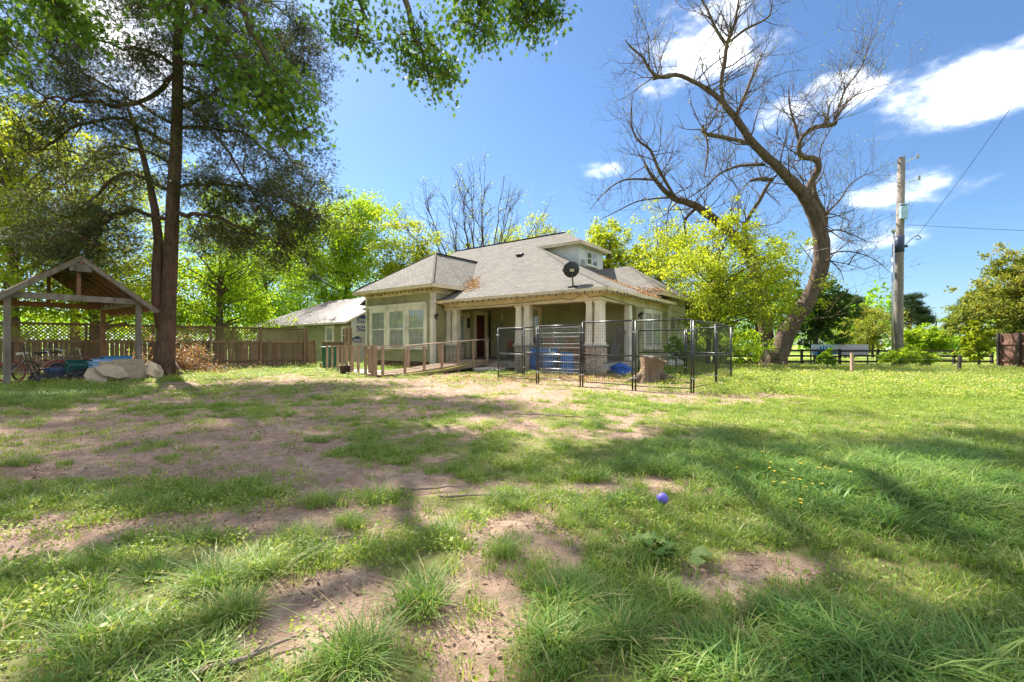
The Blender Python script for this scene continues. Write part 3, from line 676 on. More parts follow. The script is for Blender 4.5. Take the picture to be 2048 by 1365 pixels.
# floodlights, house number, soffit cables
def flood(p, nrm):
    f = MB(); p = Vector(p); f.box(p+nrm*.03, (.09, .09, .13)); f.box(p+nrm*.12+Vector((0, 0, .06)), (.13, .13, .10), Matrix.Rotation(.5, 3, 'X')); f.box(p+nrm*.11-Vector((0, 0, .10)), (.07, .07, .09)); f.build('floodlight', M['black'], house)
flood(wBR.p(.10, 2.42, .03), wBR.n); flood(wS.p(.24, 2.36, .02), wS.n)
np_ = MB(); wBR.box(np_, 2.20, 2.40, 1.95, 2.44, .101, .12); npl = np_.build('number_plaque', M['black'], house)
def text(name, body, size, M4, mat, parent, ext=.002, bold=0):
    cu = bpy.data.curves.new(name, 'FONT'); cu.body = body; cu.size = size; cu.extrude = ext; cu.offset = bold; cu.align_x = 'CENTER'; cu.align_y = 'CENTER'
    o = bpy.data.objects.new(name, cu); COL.objects.link(o); bpy.context.view_layer.update()
    me = bpy.data.meshes.new_from_object(o.evaluated_get(bpy.context.evaluated_depsgraph_get())); bpy.data.objects.remove(o); bpy.data.curves.remove(cu)
    k = link(name, me, mat, parent); k.matrix_local = M4; return k
def on_wall(wf, a, z, d): return Matrix.Translation(wf.p(a, z, d)) @ Matrix((wf.t, Vector((0, 0, 1)), wf.n)).transposed().to_4x4()
def garland(name, pts, label, n, mat='bulb'):    # cable with small hanging lamps under the eaves
    root = empty(name, pts[0], label, 'string lights'); mb = MB(); bb = MB(); o = Vector(pts[0])
    for a, b in zip(pts[:-1], pts[1:]):
        a, b = Vector(a)-o, Vector(b)-o; L = (b-a).length; k = max(2, int(L/.30))
        q0 = a
        for j in range(1, k+1):
            q1 = a.lerp(b, j/k)+Vector((0, 0, random.uniform(-.03, .02)))
            mb.tube(curve(q0, q1, (0, 0, -.03), 3), .007, 4, False); q0 = q1
            bb.lathe([(.012, 0), (.022, -.03), (.024, -.06), (.012, -.09)], q1, 6)
    mb.build('cable', M['blackp'], root); bb.build('bulbs', M[mat], root)['kind'] = 'stuff'
garland('string_lights', [hw(-13.2, -.80, 3.70), hw(-8.2, -.80, 3.74)], 'string of small dark bulbs under the bay eave above the triple window', 0)
garland('string_lights', [hw(-7.7, -.53, 3.03), hw(.52, -.53, 3.05)], 'string of small dark bulbs along the front porch eave', 0)
garland('string_lights', [hw(.535, -.4, 3.05), hw(.535, 4.6, 3.02)], 'string of small dark bulbs along the side porch eave', 0)
cb = MB(); cb.tube([hw(-8.1, -.72, 3.05)]+curve(hw(-8.1, -.06, 2.84), hw(-1.6, -.06, 2.90), (0, 0, -.10), 12)+curve(hw(-1.6, -.06, 2.9), hw(-.9, -.06, 2.95), (0, 0, -.2), 5)+curve(hw(-.9, -.06, 2.95), hw(-.45, -.06, 2.86), (0, 0, .25), 5)+curve(hw(.05, -.06, 2.9), hw(.06, 3.0, 2.75), (0, 0, -.04), 6), .009, 4)
tag(cb.build('loose_cable', M['blackp']), 'loose black cable looped along the porch beam', 'cable')
# satellite dish by the porch corner
dx, dy = -1.05, -.25; dz = 3.16+.45*(.25)
dish = empty('satellite_dish', hw(dx, dy, dz), 'black satellite dish on a bent mast on the porch roof edge', 'satellite dish', H_ANG)
d = MB(); prof = [(r_*.31/10, .10*(r_/10)**2) for r_ in range(0, 11)]; prof[0] = (.005, 0)
face = Vector((-.62, .80, .30)).to_track_quat('Z', 'Y').to_matrix()    # the dark back faces the lawn
hub = Vector((-.06, .02, .66))
d.lathe(prof+[(.31, .115)]+[(r_*.31/10, .10*(r_/10)**2+.012) for r_ in range(10, -1, -1)], hub, 28, sy=1.0, rot=face, cap=False); d.build('reflector', M['blackp'], dish, True)
mb = MB(); mb.tube([(0, 0, .02), (.02, -.02, .18), (-.03, .0, .45), hub+face @ Vector((0, 0, -.05))], .028, 8); mb.build('mast', M['black'], dish)
mb = MB(); mb.bar((-.2, 0, .02), (.2, 0, .02), .12, .02); mb.bar((.03, 0, .15), (-.15, .3, .16), .03, .03); mb.build('foot_plate', M['black'], dish)
mb = MB(); mb.box(hub+face @ Vector((0, 0, -.05)), (.16, .1, .16), face); mb.build('bracket', M['steel'], dish)
mb = MB(); e_ = hub+Vector((-.46, .20, .06)); mb.bar(hub+face @ Vector((0, -.31, .08)), e_, .03, .03); mb.box(e_, (.14, .09, .09), face); mb.build('feed_arm', M['steel'], dish)
# leaves blown into the roof valleys
def valley(pts, n, w):
    r = np.random.default_rng(5); a, b = np.array(pts[0]), np.array(pts[1]); t_ = r.random(n)**.8
    p = a+(b-a)*t_[:, None]+r.normal(size=(n, 3))*np.array(w)*(1.15-t_[:, None]*.6)
    return p
def mz(x, y):
    f = np.where(y < 2.4, E+.45*(y+.5), 4.465+.575*(y-2.4)); r = np.where(x > -2.6, E+.42*(.5-x), 4.462+.5*(-2.6-x))
    b = np.where((x < BR) & (x > BL), np.minimum(BE+(BR-x)*.717, BE+(y-BF)*.717), 0); wgt = np.where((y > 5.06) & (x < .5), np.minimum(3.5+(y-5.06)*.663, 3.5+(.5-x)*.68), 0)
    return np.maximum(np.maximum(np.minimum(f, r), b), wgt)
pp = []
for (x0, y0), (x1, y1), n, w in (((-8.5, 2.6), (-7.45, 1.0), 380, .2), ((-7.45, 1.4), (-7.0, .6), 200, .22), ((-1.0, 5.0), (.35, 5.0), 650, .26), ((-2.6, 5.6), (-1.0, 5.0), 350, .24), ((.3, 3.0), (.42, 6.4), 350, .12)):
    r = np.random.default_rng(int(n+y0*10)); t_ = r.random(n); x = x0+(x1-x0)*t_+r.normal(size=n)*w; y = y0+(y1-y0)*t_+r.normal(size=n)*w
    ok = (x < .5) & (y > -.5); x, y = x[ok], y[ok]; z = mz(x, y)+.015+.02*r.random(len(x))
    pp.append(np.stack([HO[0]+x*HC+y*HS, HO[1]-x*HS+y*HC, z], 1))
pp = np.concatenate(pp); tt = RNG.normal(size=pp.shape); tt[:, 2] *= .3
tag(leaves('fallen_leaves', pp, tt, RNG.uniform(.05, .11, len(pp)), M['lf_dry'], None), 'brown dead leaves drifted in the roof valleys', 'dead leaves', kind='stuff')

# ------------------------------------------------------------------ metal roofed outbuilding beyond the bay
YA = 1.2
xl, _ = hyp(499, 650, YA-.4); xr, _ = hyp(702, 640, YA); ez = 2.66; xw = xr
ann = empty('outbuilding', hw((xl+xr)/2, YA, 0), 'olive outbuilding with a ribbed metal roof and an end wall in printed house wrap', 'outbuilding', H_ANG)
ox = (xl+xr)/2; AL, AR = xl+.4-ox, xr-ox; RYd = 3.6
wA = WF((AL, 0), (AR, 0)); clap('wall', wA, -.3, ez, M['siding'], ann)
mb = MB(); mb.prism([(AR-.05, 0, -.3), (AR-.05, 2*RYd, -.3), (AR-.05, 2*RYd, ez), (AR-.05, RYd, ez+1.85), (AR-.05, 0, ez)], (.06, 0, 0)); mb.build('wrapped_wall', M['wrap'], ann)
mb = MB(); mb.bx(AL, AL+.1, 0, 2*RYd, -.3, ez); mb.bx(AL, AR, 2*RYd-.1, 2*RYd, -.3, ez); mb.build('wall', M['siding'], ann)
hipx = AL+4.2; tz = ez+1.9; ev = -.4; ez0 = ez-.12
mr2 = roof('roof', [[(AL-.4, ev, ez0), (AR+.08, ev, ez0), (AR+.08, RYd, tz), (hipx, RYd, tz)], [(AL-.4, ev, ez0), (hipx, RYd, tz), (AL-.4, 2*RYd+.4, ez0)], [(AR+.08, RYd, tz), (AR+.08, 2*RYd+.4, ez0), (AL-.4, 2*RYd+.4, ez0), (hipx, RYd, tz)]], M['metal_roof'], ann)
sl_ = (tz-ez0)/(RYd-ev); n = int((AR+.6-AL)/.23)
ribs = MB()
for k in range(n+1):
    x = AL-.35+k*.23; f = min(1, (x-(AL-.4))/(hipx-(AL-.4)))
    if x > AR+.05: break
    ribs.bar((x, ev, ez0+.018), (x, ev+(RYd-ev)*f, ez0+.018+(tz-ez0)*f), .035, .03)
ribs.build('roof_ribs', M['metal_roof'], ann)['kind'] = 'stuff'
edge('fascia', [(AL-.4, ev+.01, ez0-.07), (AR+.08, ev+.01, ez0-.07)], M['white'], ann, .02, .12); edge('rake_board', [(AR+.075, ev, ez0-.05), (AR+.075, RYd, tz-.05)], M['white'], ann, .02, .12)
def aw(px): return hyp(px, 650, YA)[0]-ox-AL
window(wA, aw(654), aw(667), .55, 2.20, ann, .13, 2, 2); window(wA, aw(686), aw(698), 1.25, 2.15, ann, .11, 2, 2, curtain='dark_room')
mb = MB(); wA.box(mb, aw(596), aw(609), 2.05, 2.42, 0, .05); mb.build('vent_cover', M['siding_white'], ann)
wW = WF((AR+.01, 0), (AR+.01, 2*RYd))
for a, z, sz, gable in ((.86, 2.66, .33, True), (.86, 2.12, .33, False), (.42, 1.38, .25, True)):
    pl = MB()
    wW.box(pl, a-sz*1.55, a+sz*1.55, z-sz*.48, z+sz*.48, .002, .006); lg = pl.build('printed_logo', M['blue_print'], ann)
    if gable: pl = MB(); q0 = [wW.p(a-sz*1.5, z+sz*.48, .002), wW.p(a+sz*1.5, z+sz*.48, .002), wW.p(a+sz*.25, z+sz*1.05, .002), wW.p(a-sz*.25, z+sz*1.05, .002)]; pl.prism(q0, wW.n*.004); pl.build('printed_gable', M['blue_print'], lg)
    text('printed_lettering', "LOWE'S", sz*.92, on_wall(wW, a, z-.01, .008), M['white_print'], lg, .001, .008)
OAK_HIGH = [(-9, 12, 13, 8), (-7, 14, 13.5, 9), (-5, 12, 13, 8), (-4, 15, 14.5, 9), (-1.5, 14, 14, 9), (-.5, 16, 15, 8), (-6, 9.5, 13, 8), (-11, 9, 13, 7), (1, 14.5, 15, 8), (-13, 12, 13, 7), (-2.5, 11, 14, 8), (-8, 17, 15, 8), (-13, 3, 12, 7), (-6, 1, 12.5, 7)]

# ------------------------------------------------------------------ trees
# big cedar in front of the fence, traced from the photograph at its own distance
CD = 15.6
def cp(px, py, dd=0): return P(px, py, CD+dd)
cb_ = P(326, 750, CD); cb_.z = gnd(cb_.x, cb_.y)
cedar = empty('cedar_tree', cb_, 'tall old cedar with a dark trunk beside the open timber shelter', 'tree')
r = random.Random(3); tb = MB(); W2 = lambda v: Vector(v)-cb_
trunk_px = [(325, 762, .50), (326, 745, .41), (331, 690, .34), (337, 600, .275), (342, 500, .25), (346, 400, .235), (352, 300, .215), (355, 200, .195), (356, 100, .18), (360, 0, .18), (364, -110, .11), (366, -200, .06), (368, -300, .02)]
tb.tube([W2(cp(x, y)) for x, y, _ in trunk_px], [q_*.84 for *_, q_ in trunk_px], 14)
tb.tube([W2(cp(x, y, -.1)) for x, y in ((322, 655), (315, 600), (314, 540), (317, 480), (310, 420), (298, 360), (283, 300), (262, 230), (240, 170))], [.16, .17, .16, .14, .12, .10, .08, .055, .02], 9)
for k in range(7):                               # flared roots
    a = k*.9+.3; tb.tube([Vector((math.cos(a)*.22, math.sin(a)*.22, .45)), Vector((math.cos(a)*.42, math.sin(a)*.42, .10)), Vector((math.cos(a)*.62, math.sin(a)*.62, -.08))], [.16, .13, .05], 6)
limbs = [[(345, 130), (300, 105), (230, 95), (170, 70), (80, 90)], [(350, 150), (290, 200), (200, 210), (90, 190), (10, 150)], [(356, 125), (420, 130), (480, 105), (560, 120), (610, 95)], [(365, 215), (420, 185), (490, 148), (560, 110), (600, 60)],
         [(365, 255), (430, 258), (500, 275), (560, 330), (620, 400)], [(350, 250), (260, 200), (190, 160), (90, 110), (20, 60)], [(345, 290), (250, 240), (160, 250), (80, 300), (20, 280)], [(352, 375), (430, 370), (520, 380), (600, 420), (640, 440)],
         [(352, 430), (400, 428), (450, 440), (520, 470), (580, 500)], [(345, 330), (280, 300), (200, 300), (140, 360), (60, 400)], [(340, 380), (250, 350), (180, 400), (120, 450), (40, 470)], [(340, 440), (260, 420), (200, 450), (140, 500), (60, 500)],
         [(358, 60), (420, 20), (500, -10), (560, 20), (600, 60)], [(358, 40), (300, 0), (220, -30), (130, 10), (60, 30)], [(360, -40), (420, -90), (500, -100)], [(360, -60), (290, -120), (220, -110)], [(364, -150), (410, -200), (440, -180)], [(364, -170), (310, -220), (280, -190)],
         [(350, 200), (400, 230), (470, 330), (530, 420), (590, 460)], [(356, 170), (430, 200), (520, 240), (590, 330), (630, 380)]]
cen = []                                         # foliage centres
for L in limbs:
    dd = r.uniform(-2.6, 2.6); pts = [W2(cp(x, y, dd*k/(len(L)-1))) for k, (x, y) in enumerate(L)]
    rad = r.uniform(.055, .09); cr = [q_+rv(r, .07) for q_ in crom(pts, 4)]; cr[0] = pts[0]; tb.tube(cr, [rad*(1-.85*k/(len(cr)-1)) for k in range(len(cr))], 7, False); pts = cr[::4]
    for k in range(1, len(pts)):
        for j in range(8 if k > 1 else 4):
            p0 = pts[k-1].lerp(pts[k], r.random()); d_ = Vector((r.uniform(-1, 1), r.uniform(-1, 1), r.uniform(-.9, .45))); L_ = r.uniform(.7, 1.7)
            p1 = p0+d_.normalized()*L_; tb.tube([q_+rv(r, .03) for q_ in curve(p0, p1, (0, 0, .22*L_), 5)], [rad*.30, rad*.25, rad*.2, rad*.14, rad*.09, rad*.04], 4, False)
            for s in range(5):
                q0 = p0.lerp(p1, r.uniform(.3, 1)); q1 = q0+Vector((r.uniform(-1, 1), r.uniform(-1, 1), r.uniform(-1.1, .3)))*r.uniform(.3, .7)
                tb.tube([q0, q0.lerp(q1, .5)+Vector((0, 0, .04)), q1], [.012, .009, .004], 3, False); cen.append((q1, k/len(pts)))
tb.build('trunk', M['bark_cedar'], cedar, True)
# denser dark masses seen in the photograph: pixel centre, radius in m, count
mass = [(120, 90, .9, 26), (70, 170, 1.0, 26), (160, 190, .8, 18), (60, 430, 1.0, 22), (150, 440, 1.0, 30), (100, 490, 1.1, 34), (190, 500, .9, 26), (250, 480, .8, 18), (300, 40, .8, 16), (470, 60, .9, 24), (560, 100, .9, 24), (600, 180, .9, 20), (620, 300, .8, 14),
        (560, 380, .9, 24), (600, 430, .9, 26), (500, 430, 1.0, 26), (430, 400, .9, 20), (400, 330, .8, 10), (480, 250, .8, 10), (330, 150, .6, 8), (420, 470, .9, 22), (540, 500, .9, 18), (230, 330, .6, 8), (20, 90, 1, 18), (640, 60, .7, 10)]
rg = np.random.default_rng(4); pc = [np.array(c) for c, f in cen if r.random() < .6]
for x, y, rr, n in mass:
    c = W2(cp(x, y, r.uniform(-1.6, 1.6)))
    pc += [np.array(c)+rg.normal(size=3)*(rr*.5, rr*.7, rr*.36) for k in range(int(n*.95))]
for k in range(420):                             # top of the tree, above the frame
    z = r.uniform(11.5, 17.5); rr = (18.5-z)*.55; a = r.uniform(0, 6.28); pc.append(np.array([math.cos(a)*rr*r.random()**.5, math.sin(a)*rr*r.random()**.5, z]))
pc = np.array(pc); per = 54
pos = np.repeat(pc, per, 0)+rg.normal(size=(len(pc)*per, 3))*(.20, .20, .13); tip = rg.normal(size=pos.shape)+np.array([0, 0, -.5])
rn = np.clip(np.repeat(rg.normal(.42, .2, len(pc)), per)+rg.normal(0, .15, len(pos)), 0, 1)
leaves('crown', pos, tip, rg.uniform(.08, .165, len(pos)), M['lf_cedar'], cedar, SPRAY, rn, rng=rg)

# oak standing left of the view, its crown reaching over the lawn
ob = Vector((-9.2, 5.2, 0)); ob.z = gnd(ob.x, ob.y)
oak = empty('oak_tree', ob, 'spreading oak with lobed leaves whose boughs hang over the lawn', 'tree')
tb = MB(); r = random.Random(12); rg = np.random.default_rng(12)
tb.tube([Vector(v) for v in ((0, 0, -.3), (0, 0, .3), (.1, .1, 2), (.1, .3, 4.5), (.5, .6, 8), (.8, 1.0, 12), (1, 1.2, 15.5))], [.75, .55, .46, .42, .36, .24, .08], 12)
near = []; high = []
def bough(pts, rad, cl, spread, n, out_):
    pts = [Vector(p)-ob for p in pts]
    sm_ = []
    for k in range(len(pts)-1): sm_ += [pts[k].lerp(pts[k+1], f)+rv(r, .05) for f in (0, .33, .66)]
    sm_.append(pts[-1]); tb.tube(sm_, [rad*(1-.85*k/(len(sm_)-1)) for k in range(len(sm_))], 7, False)
    for k in range(n):
        f = r.uniform(cl, 1)*(len(sm_)-1); i0 = min(int(f), len(sm_)-2); p0 = sm_[i0].lerp(sm_[i0+1], f-i0)
        p1 = p0+Vector((r.uniform(-1, 1)*spread, r.uniform(-1, 1)*spread, r.uniform(-.75, .4)*spread)); tb.tube(curve(p0, p1, (0, 0, .1), 3), [.022, .015, .01, .005], 4, False); out_.append(p1)
        for j in range(4): tb.tube(curve(p0.lerp(p1, r.uniform(.4, 1)), p1+Vector((r.uniform(-.35, .35), r.uniform(-.35, .35), r.uniform(-.35, .2))), rv(r, .06), 3), [.009, .007, .005, .003], 3, False)
T0 = Vector((-8.7, 5.8, 6.5)); T1 = Vector((-8.5, 6.2, 9.5)); T2 = Vector((-8.3, 6.4, 12.5))
bough([T0, P(300, -160, 8.4), P(400, 40, 9), P(460, 95, 9.2), P(530, 150, 9.4)], .10, .62, .5, 9, near)
bough([T1, P(420, -170, 9.2), P(500, 60, 9.6), P(560, 170, 9.7), P(600, 270, 9.8)], .11, .42, .55, 22, near)
bough([T0, P(350, -120, 9), P(440, 60, 9.4), P(520, 180, 9.5), P(575, 265, 9.7)], .08, .6, .45, 17, near)
bough([T1, P(600, -210, 9.2), P(690, -70, 10), P(730, 30, 10.3), P(700, 100, 10.4)], .10, .62, .5, 15, near)
bough([T1, P(640, -250, 9.6), P(790, -70, 10.4), P(825, 60, 10.6), P(850, 130, 10.7), P(860, 150, 10.8)], .12, .60, .5, 26, near)
bough([T2, P(760, -330, 9.8), P(900, -120, 10.6), P(960, 10, 10.9), P(945, 85, 11)], .12, .64, .5, 24, near)
bough([T2, P(850, -350, 10.2), P(1000, -130, 11), P(1040, -10, 11.4), P(1060, 40, 11.5)], .11, .66, .5, 20, near)
bough([T2, P(900, -380, 10.5), P(1050, -150, 11.2), P(1095, -25, 11.5), P(1085, 30, 11.6)], .10, .68, .42, 14, near)
bough([T0, P(60, -250, 7), P(60, -60, 7.4), P(80, 0, 7.6), P(130, 10, 7.8)], .08, .6, .5, 16, near)
bough([T0, P(-120, -120, 6.8), P(-40, 20, 7.1), P(-5, 90, 7.2)], .06, .6, .35, 10, near)
bough([T0, P(150, -200, 7.4), P(260, -60, 8), P(330, -10, 8.3), P(370, 5, 8.4)], .06, .7, .35, 6, near)
for x, y, z, cx in OAK_HIGH:                     # upper boughs, over the frame, that dapple the lawn
    e = Vector((x, y, z)); s = T2.lerp(e, .35)+Vector((0, 0, 1.6)); bough([Vector((-8.4, 6.3, min(z, 13))), s, e], .03, .5, 2.5, cx+5, high)
tb.build('trunk', M['bark_grey'], oak, True)
def oak_leaves(cl, per, sz, sp, tm, name):
    c = np.array([tuple(v) for v in cl]); pos = np.repeat(c, per, 0)+rg.normal(size=(len(c)*per, 3))*sp
    tip = rg.normal(size=pos.shape)*.7+np.array([0, 0, -.9]); rn = np.clip(np.repeat(rg.normal(.45, .16, len(c)), per)+rg.normal(0, .16, len(pos)), 0, 1)
    leaves(name, pos, tip, rg.uniform(sz*.65, sz*1.2, len(pos)), M['lf_oak'], oak, tm, rn, .15, rg)
oak_leaves(near, 46, .145, (.22, .22, .20), OAK, 'crown'); oak_leaves(high, 48, .17, (.27, .27, .22), RHOMB, 'upper_crown')

# old pecan still bare, two trunks from one base: traced limbs, then grown twigs
PD = 26.0
pb = P(1545, 720, PD); pb.z = gnd(pb.x, pb.y)
pec = empty('bare_tree', pb, 'huge crooked bare tree with two trunks and a dark knot hole near its base', 'tree')
tb = MB(); r = random.Random(21); ends = []
pp_ = lambda x, y, dd=0: P(x, y, PD+dd)-pb
def limb(px, rads, dd0=0, dd1=0, n=9, tw=0, twl=2.4, wig=.25, kids=(2, 4), depth=2, frm=.15):
    k_ = len(px); pts = [pp_(x, y, dd0+(dd1-dd0)*i_/(k_-1)) for i_, (x, y) in enumerate(px)]
    if not hasattr(rads, '__len__') : rads = [rads]*k_
    rads = [q_*(.68 if q_ > .13 else .9) for q_ in rads]
    if len(rads) == 2: rads = [rads[0]+(rads[1]-rads[0])*i_/(k_-1) for i_ in range(k_)]
    fp, fr = [], []                              # Catmull-Rom through the traced points
    for i_ in range(k_-1):
        p0, p1, p2, p3 = pts[max(i_-1, 0)], pts[i_], pts[i_+1], pts[min(i_+2, k_-1)]
        for s in (0, .25, .5, .75):
            fp.append(.5*((2*p1)+(p2-p0)*s+(2*p0-5*p1+4*p2-p3)*s*s+(3*p1-p0-3*p2+p3)*s**3)+rv(r, rads[i_]*.12)); fr.append((rads[i_]+(rads[i_+1]-rads[i_])*s)*r.uniform(.95, 1.06))
    fp.append(pts[-1]); fr.append(rads[-1]); tb.tube(fp, fr, n)
    for j in range(int(tw*2.1)):
        f = r.uniform(frm, 1)*(len(fp)-1); i0 = min(int(f), len(fp)-2); p0 = fp[i0].lerp(fp[i0+1], f-i0); d_ = rv(r, 1)+Vector((0, 0, .35))
        twigs(tb, r, p0, d_, twl*r.uniform(.6, 1.35), min(fr[i0]*.4, .045), depth, .18, wig, kids, ends, 5)
limb([(1552, 742), (1555, 712), (1583, 650), (1622, 590), (1644, 520), (1637, 450), (1610, 395), (1580, 360), (1545, 325), (1505, 285), (1470, 235), (1440, 200), (1400, 170), (1350, 150), (1305, 160)], [1.0, .78, .66, .62, .60, .57, .52, .40, .36, .32, .27, .22, .17, .12, .05], 0, -1, 12, 20, 2.6)
limb([(1533, 742), (1535, 712), (1528, 640), (1520, 570), (1490, 500), (1440, 450), (1395, 415), (1345, 395), (1310, 360), (1290, 330)], [.80, .64, .56, .52, .44, .38, .33, .27, .17, .08], .6, 2.4, 12, 16, 2.6, frm=.45)
limb([(1520, 560), (1490, 470), (1495, 440), (1520, 400), (1540, 365), (1565, 340)], [.28, .20, .16, .12, .08, .03], .8, 0, 8, 8, 1.8)
limb([(1610, 400), (1620, 370), (1637, 335), (1630, 318), (1605, 315), (1598, 300), (1605, 275), (1630, 255), (1668, 250), (1670, 238)], [.32, .28, .25, .24, .20, .17, .15, .13, .11, .09], -.2, -1.2, 9, 12, 2.2, depth=2)
limb([(1640, 480), (1650, 440), (1632, 395), (1628, 370), (1622, 350)], [.22, .24, .20, .14, .06], .6, 1.2, 8, 8, 2.4)
limb([(1448, 205), (1442, 170), (1450, 120), (1455, 85), (1470, 45), (1480, -20)], [.17, .15, .13, .12, .09, .03], -.6, -1.6, 8, 12, 1.9)
limb([(1452, 90), (1430, 55), (1415, 20), (1395, -15), (1380, -60)], [.11, .09, .07, .05, .02], -.8, 0, 7, 8, 1.6)
limb([(1458, 85), (1490, 60), (1520, 45), (1540, 30), (1545, 0)], [.08, .07, .06, .04, .02], -.8, -2, 6, 8, 1.5)
limb([(1350, 150), (1320, 155), (1300, 140), (1285, 115), (1262, 95), (1250, 80)], [.12, .11, .09, .07, .05, .02], -1, -1.8, 7, 10, 1.8)
limb([(1470, 235), (1480, 215), (1500, 165), (1515, 130), (1525, 105)], [.12, .11, .09, .06, .03], -.5, .8, 6, 10, 1.7)
limb([(1500, 288), (1470, 280), (1430, 272), (1410, 268), (1405, 250)], [.17, .15, .13, .12, .07], -.5, -1.4, 7, 6, 1.5)
limb([(1412, 270), (1416, 300), (1412, 330), (1408, 355)], [.06, .05, .04, .015], -1.4, -1.6, 5, 5, .9)
limb([(1530, 330), (1480, 332), (1440, 348), (1410, 375), (1370, 400)], [.10, .085, .065, .045, .02], -.3, -2, 6, 9, 1.6)
limb([(1545, 360), (1520, 358), (1500, 362)], [.12, .10, .07], -.3, -.8, 6, 3, 1.0)
limb([(1600, 292), (1590, 250), (1580, 215), (1577, 175)], [.10, .08, .06, .03], -.6, -.2, 6, 10, 1.8)
limb([(1670, 240), (1690, 180), (1720, 140), (1735, 100), (1745, 60)], [.07, .05, .04, .025, .01], -1, -1.5, 5, 12, 1.9)
limb([(1665, 250), (1700, 200), (1740, 180), (1790, 165)], [.05, .04, .025, .01], -1, -.4, 5, 9, 1.7)
limb([(1650, 430), (1680, 400), (1700, 370), (1730, 350), (1760, 340)], [.07, .05, .04, .025, .01], .4, 1, 5, 10, 1.8)
limb([(1645, 520), (1670, 505), (1710, 505), (1750, 520), (1780, 545)], [.06, .045, .035, .025, .01], -.2, -1, 5, 8, 1.6)
limb([(1640, 470), (1675, 460), (1705, 470), (1740, 485), (1775, 480)], [.06, .045, .035, .02, .01], .3, .4, 5, 8, 1.6)
limb([(1350, 395), (1320, 345), (1300, 300), (1275, 280), (1262, 245), (1265, 190)], [.14, .11, .09, .07, .05, .02], 1.8, 1, 7, 10, 1.9)
limb([(1310, 360), (1250, 360), (1210, 385), (1180, 420)], [.08, .06, .04, .015], 2, 1.4, 5, 8, 1.7)
limb([(1345, 395), (1280, 402), (1230, 425), (1200, 440)], [.07, .05, .035, .015], 2, 2.4, 5, 7, 1.6)
limb([(1395, 415), (1370, 440), (1372, 470)], [.14, .11, .05], 2, 2.2, 6, 3, 1.0)
tb.build('trunk', M['bark_grey'], pec, True)
mb = MB(); hk = pp_(1531, 699, -.62); rot = Matrix.Rotation(R(84), 3, 'X'); mb.lathe([(.17, .0), (.21, .05), (.25, .06), (.27, .02), (.29, -.08)], hk, 16, False, 1.25, rot); mb.build('knot_rim', M['bark_pale'], pec, True)
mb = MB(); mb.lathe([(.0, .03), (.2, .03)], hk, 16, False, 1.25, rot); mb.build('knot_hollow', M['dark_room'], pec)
eb = np.array([tuple(v) for v in ends]); eb = eb[RNG.random(len(eb)) < .35]; eb = np.repeat(eb, 2, 0)+RNG.normal(size=(len(eb)*2, 3))*.06
leaves('buds', eb, RNG.normal(size=eb.shape), RNG.uniform(.05, .10, len(eb)), M['lf_rust'], pec)['kind'] = 'stuff'

# leafless crowns behind the roof, each with its own spray of stems
def bare_tree(label, x, y, h, spread, n, seed, mat='bark_grey', leafy=.25):
    root = empty('bare_tree', (x, y, gnd(x, y)), label, 'tree'); tb = MB(); r = random.Random(seed); ends = []
    tb.tube([(0, 0, -.3), (0, 0, .4), (.1, 0, h*.18), (0, .1, h*.3)], [.55, .4, .34, .28], 9)
    for k in range(n):
        a = 2*math.pi*(k+.6*r.random())/n; z0 = h*r.uniform(.10, .30); f_ = r.random()**.7; e = Vector((math.cos(a)*spread*f_, math.sin(a)*spread*f_, h*(1-.30*f_*f_)*r.uniform(.86, 1.02)))
        p = [q_+rv(r, .16) for q_ in curve((0, 0, z0), e, (math.cos(a)*spread*.10, math.sin(a)*spread*.10, 0), 10)]; tb.tube(p, [.12*(1-.9*i_/10) for i_ in range(11)], 5, False)
        for j in range(11):
            f = r.uniform(.25, .98)*10; i0 = min(int(f), 9); p0 = p[i0].lerp(p[i0+1], f-i0)
            twigs(tb, r, p0, (p[i0+1]-p[i0]).normalized()+rv(r, .75)+Vector((math.cos(a), math.sin(a), 0))*.3, h*.17*r.uniform(.5, 1.2)*(1.15-.5*f/10), .034, 2, .12, .22, (2, 4), ends, 4)
    tb.build('trunk', M[mat], root, True)
    e = np.array([tuple(v) for v in ends]); e = e[RNG.random(len(e)) < leafy]; e = np.repeat(e, 3, 0)+RNG.normal(size=(len(e)*3, 3))*.16
    leaves('young_leaves', e, RNG.normal(size=e.shape), RNG.uniform(.08, .17, len(e)), M['lf_yellow'], root)['kind'] = 'stuff'
q_ = P(955, 690, 44); bare_tree('tall leafless tree fanning upward behind the main roof ridge', q_.x, q_.y, 17.8, 7.6, 22, 5)
q_ = P(1085, 690, 50); bare_tree('small leafless tree budding behind the right end of the ridge', q_.x, q_.y, 14.5, 4, 8, 8, 'bark_pale', .45)

def tree_px(label, px, py_top, py_bot, d, wpx, leaf, nl, mat, seed, **k):   # crown seen between two rows, wpx wide, at distance d
    x = (px-1024)/F_PX*d; top = CAM_H+(HOR-py_top)/F_PX*d; bot = max(CAM_H+(HOR-py_bot)/F_PX*d, .3); g_ = gnd(x, d)
    return leafy_tree(k.pop('name', 'broadleaf_tree'), label, x, d, top-g_, bot-g_, wpx/2/F_PX*d, leaf, nl, mat, seed, **k)
GB = 'trees behind the lattice fence'
tree_px('broad bright green tree rising at the far end of the lattice fence', 25, 175, 640, 24, 250, .17, 28000, 'lf_yellow', 31, trunk_r=.28, ncl=44, group=GB)
tree_px('low yellow green tree behind the open timber shelter', 190, 470, 690, 27, 300, .17, 22000, 'lf_yellow', 32, trunk_r=.3, ncl=40, group=GB)
tree_px('thin yellow green tree showing through the cedar boughs', 150, 250, 520, 30, 330, .19, 12000, 'lf_yellow', 39, trunk_r=.25, ncl=34, group=GB)
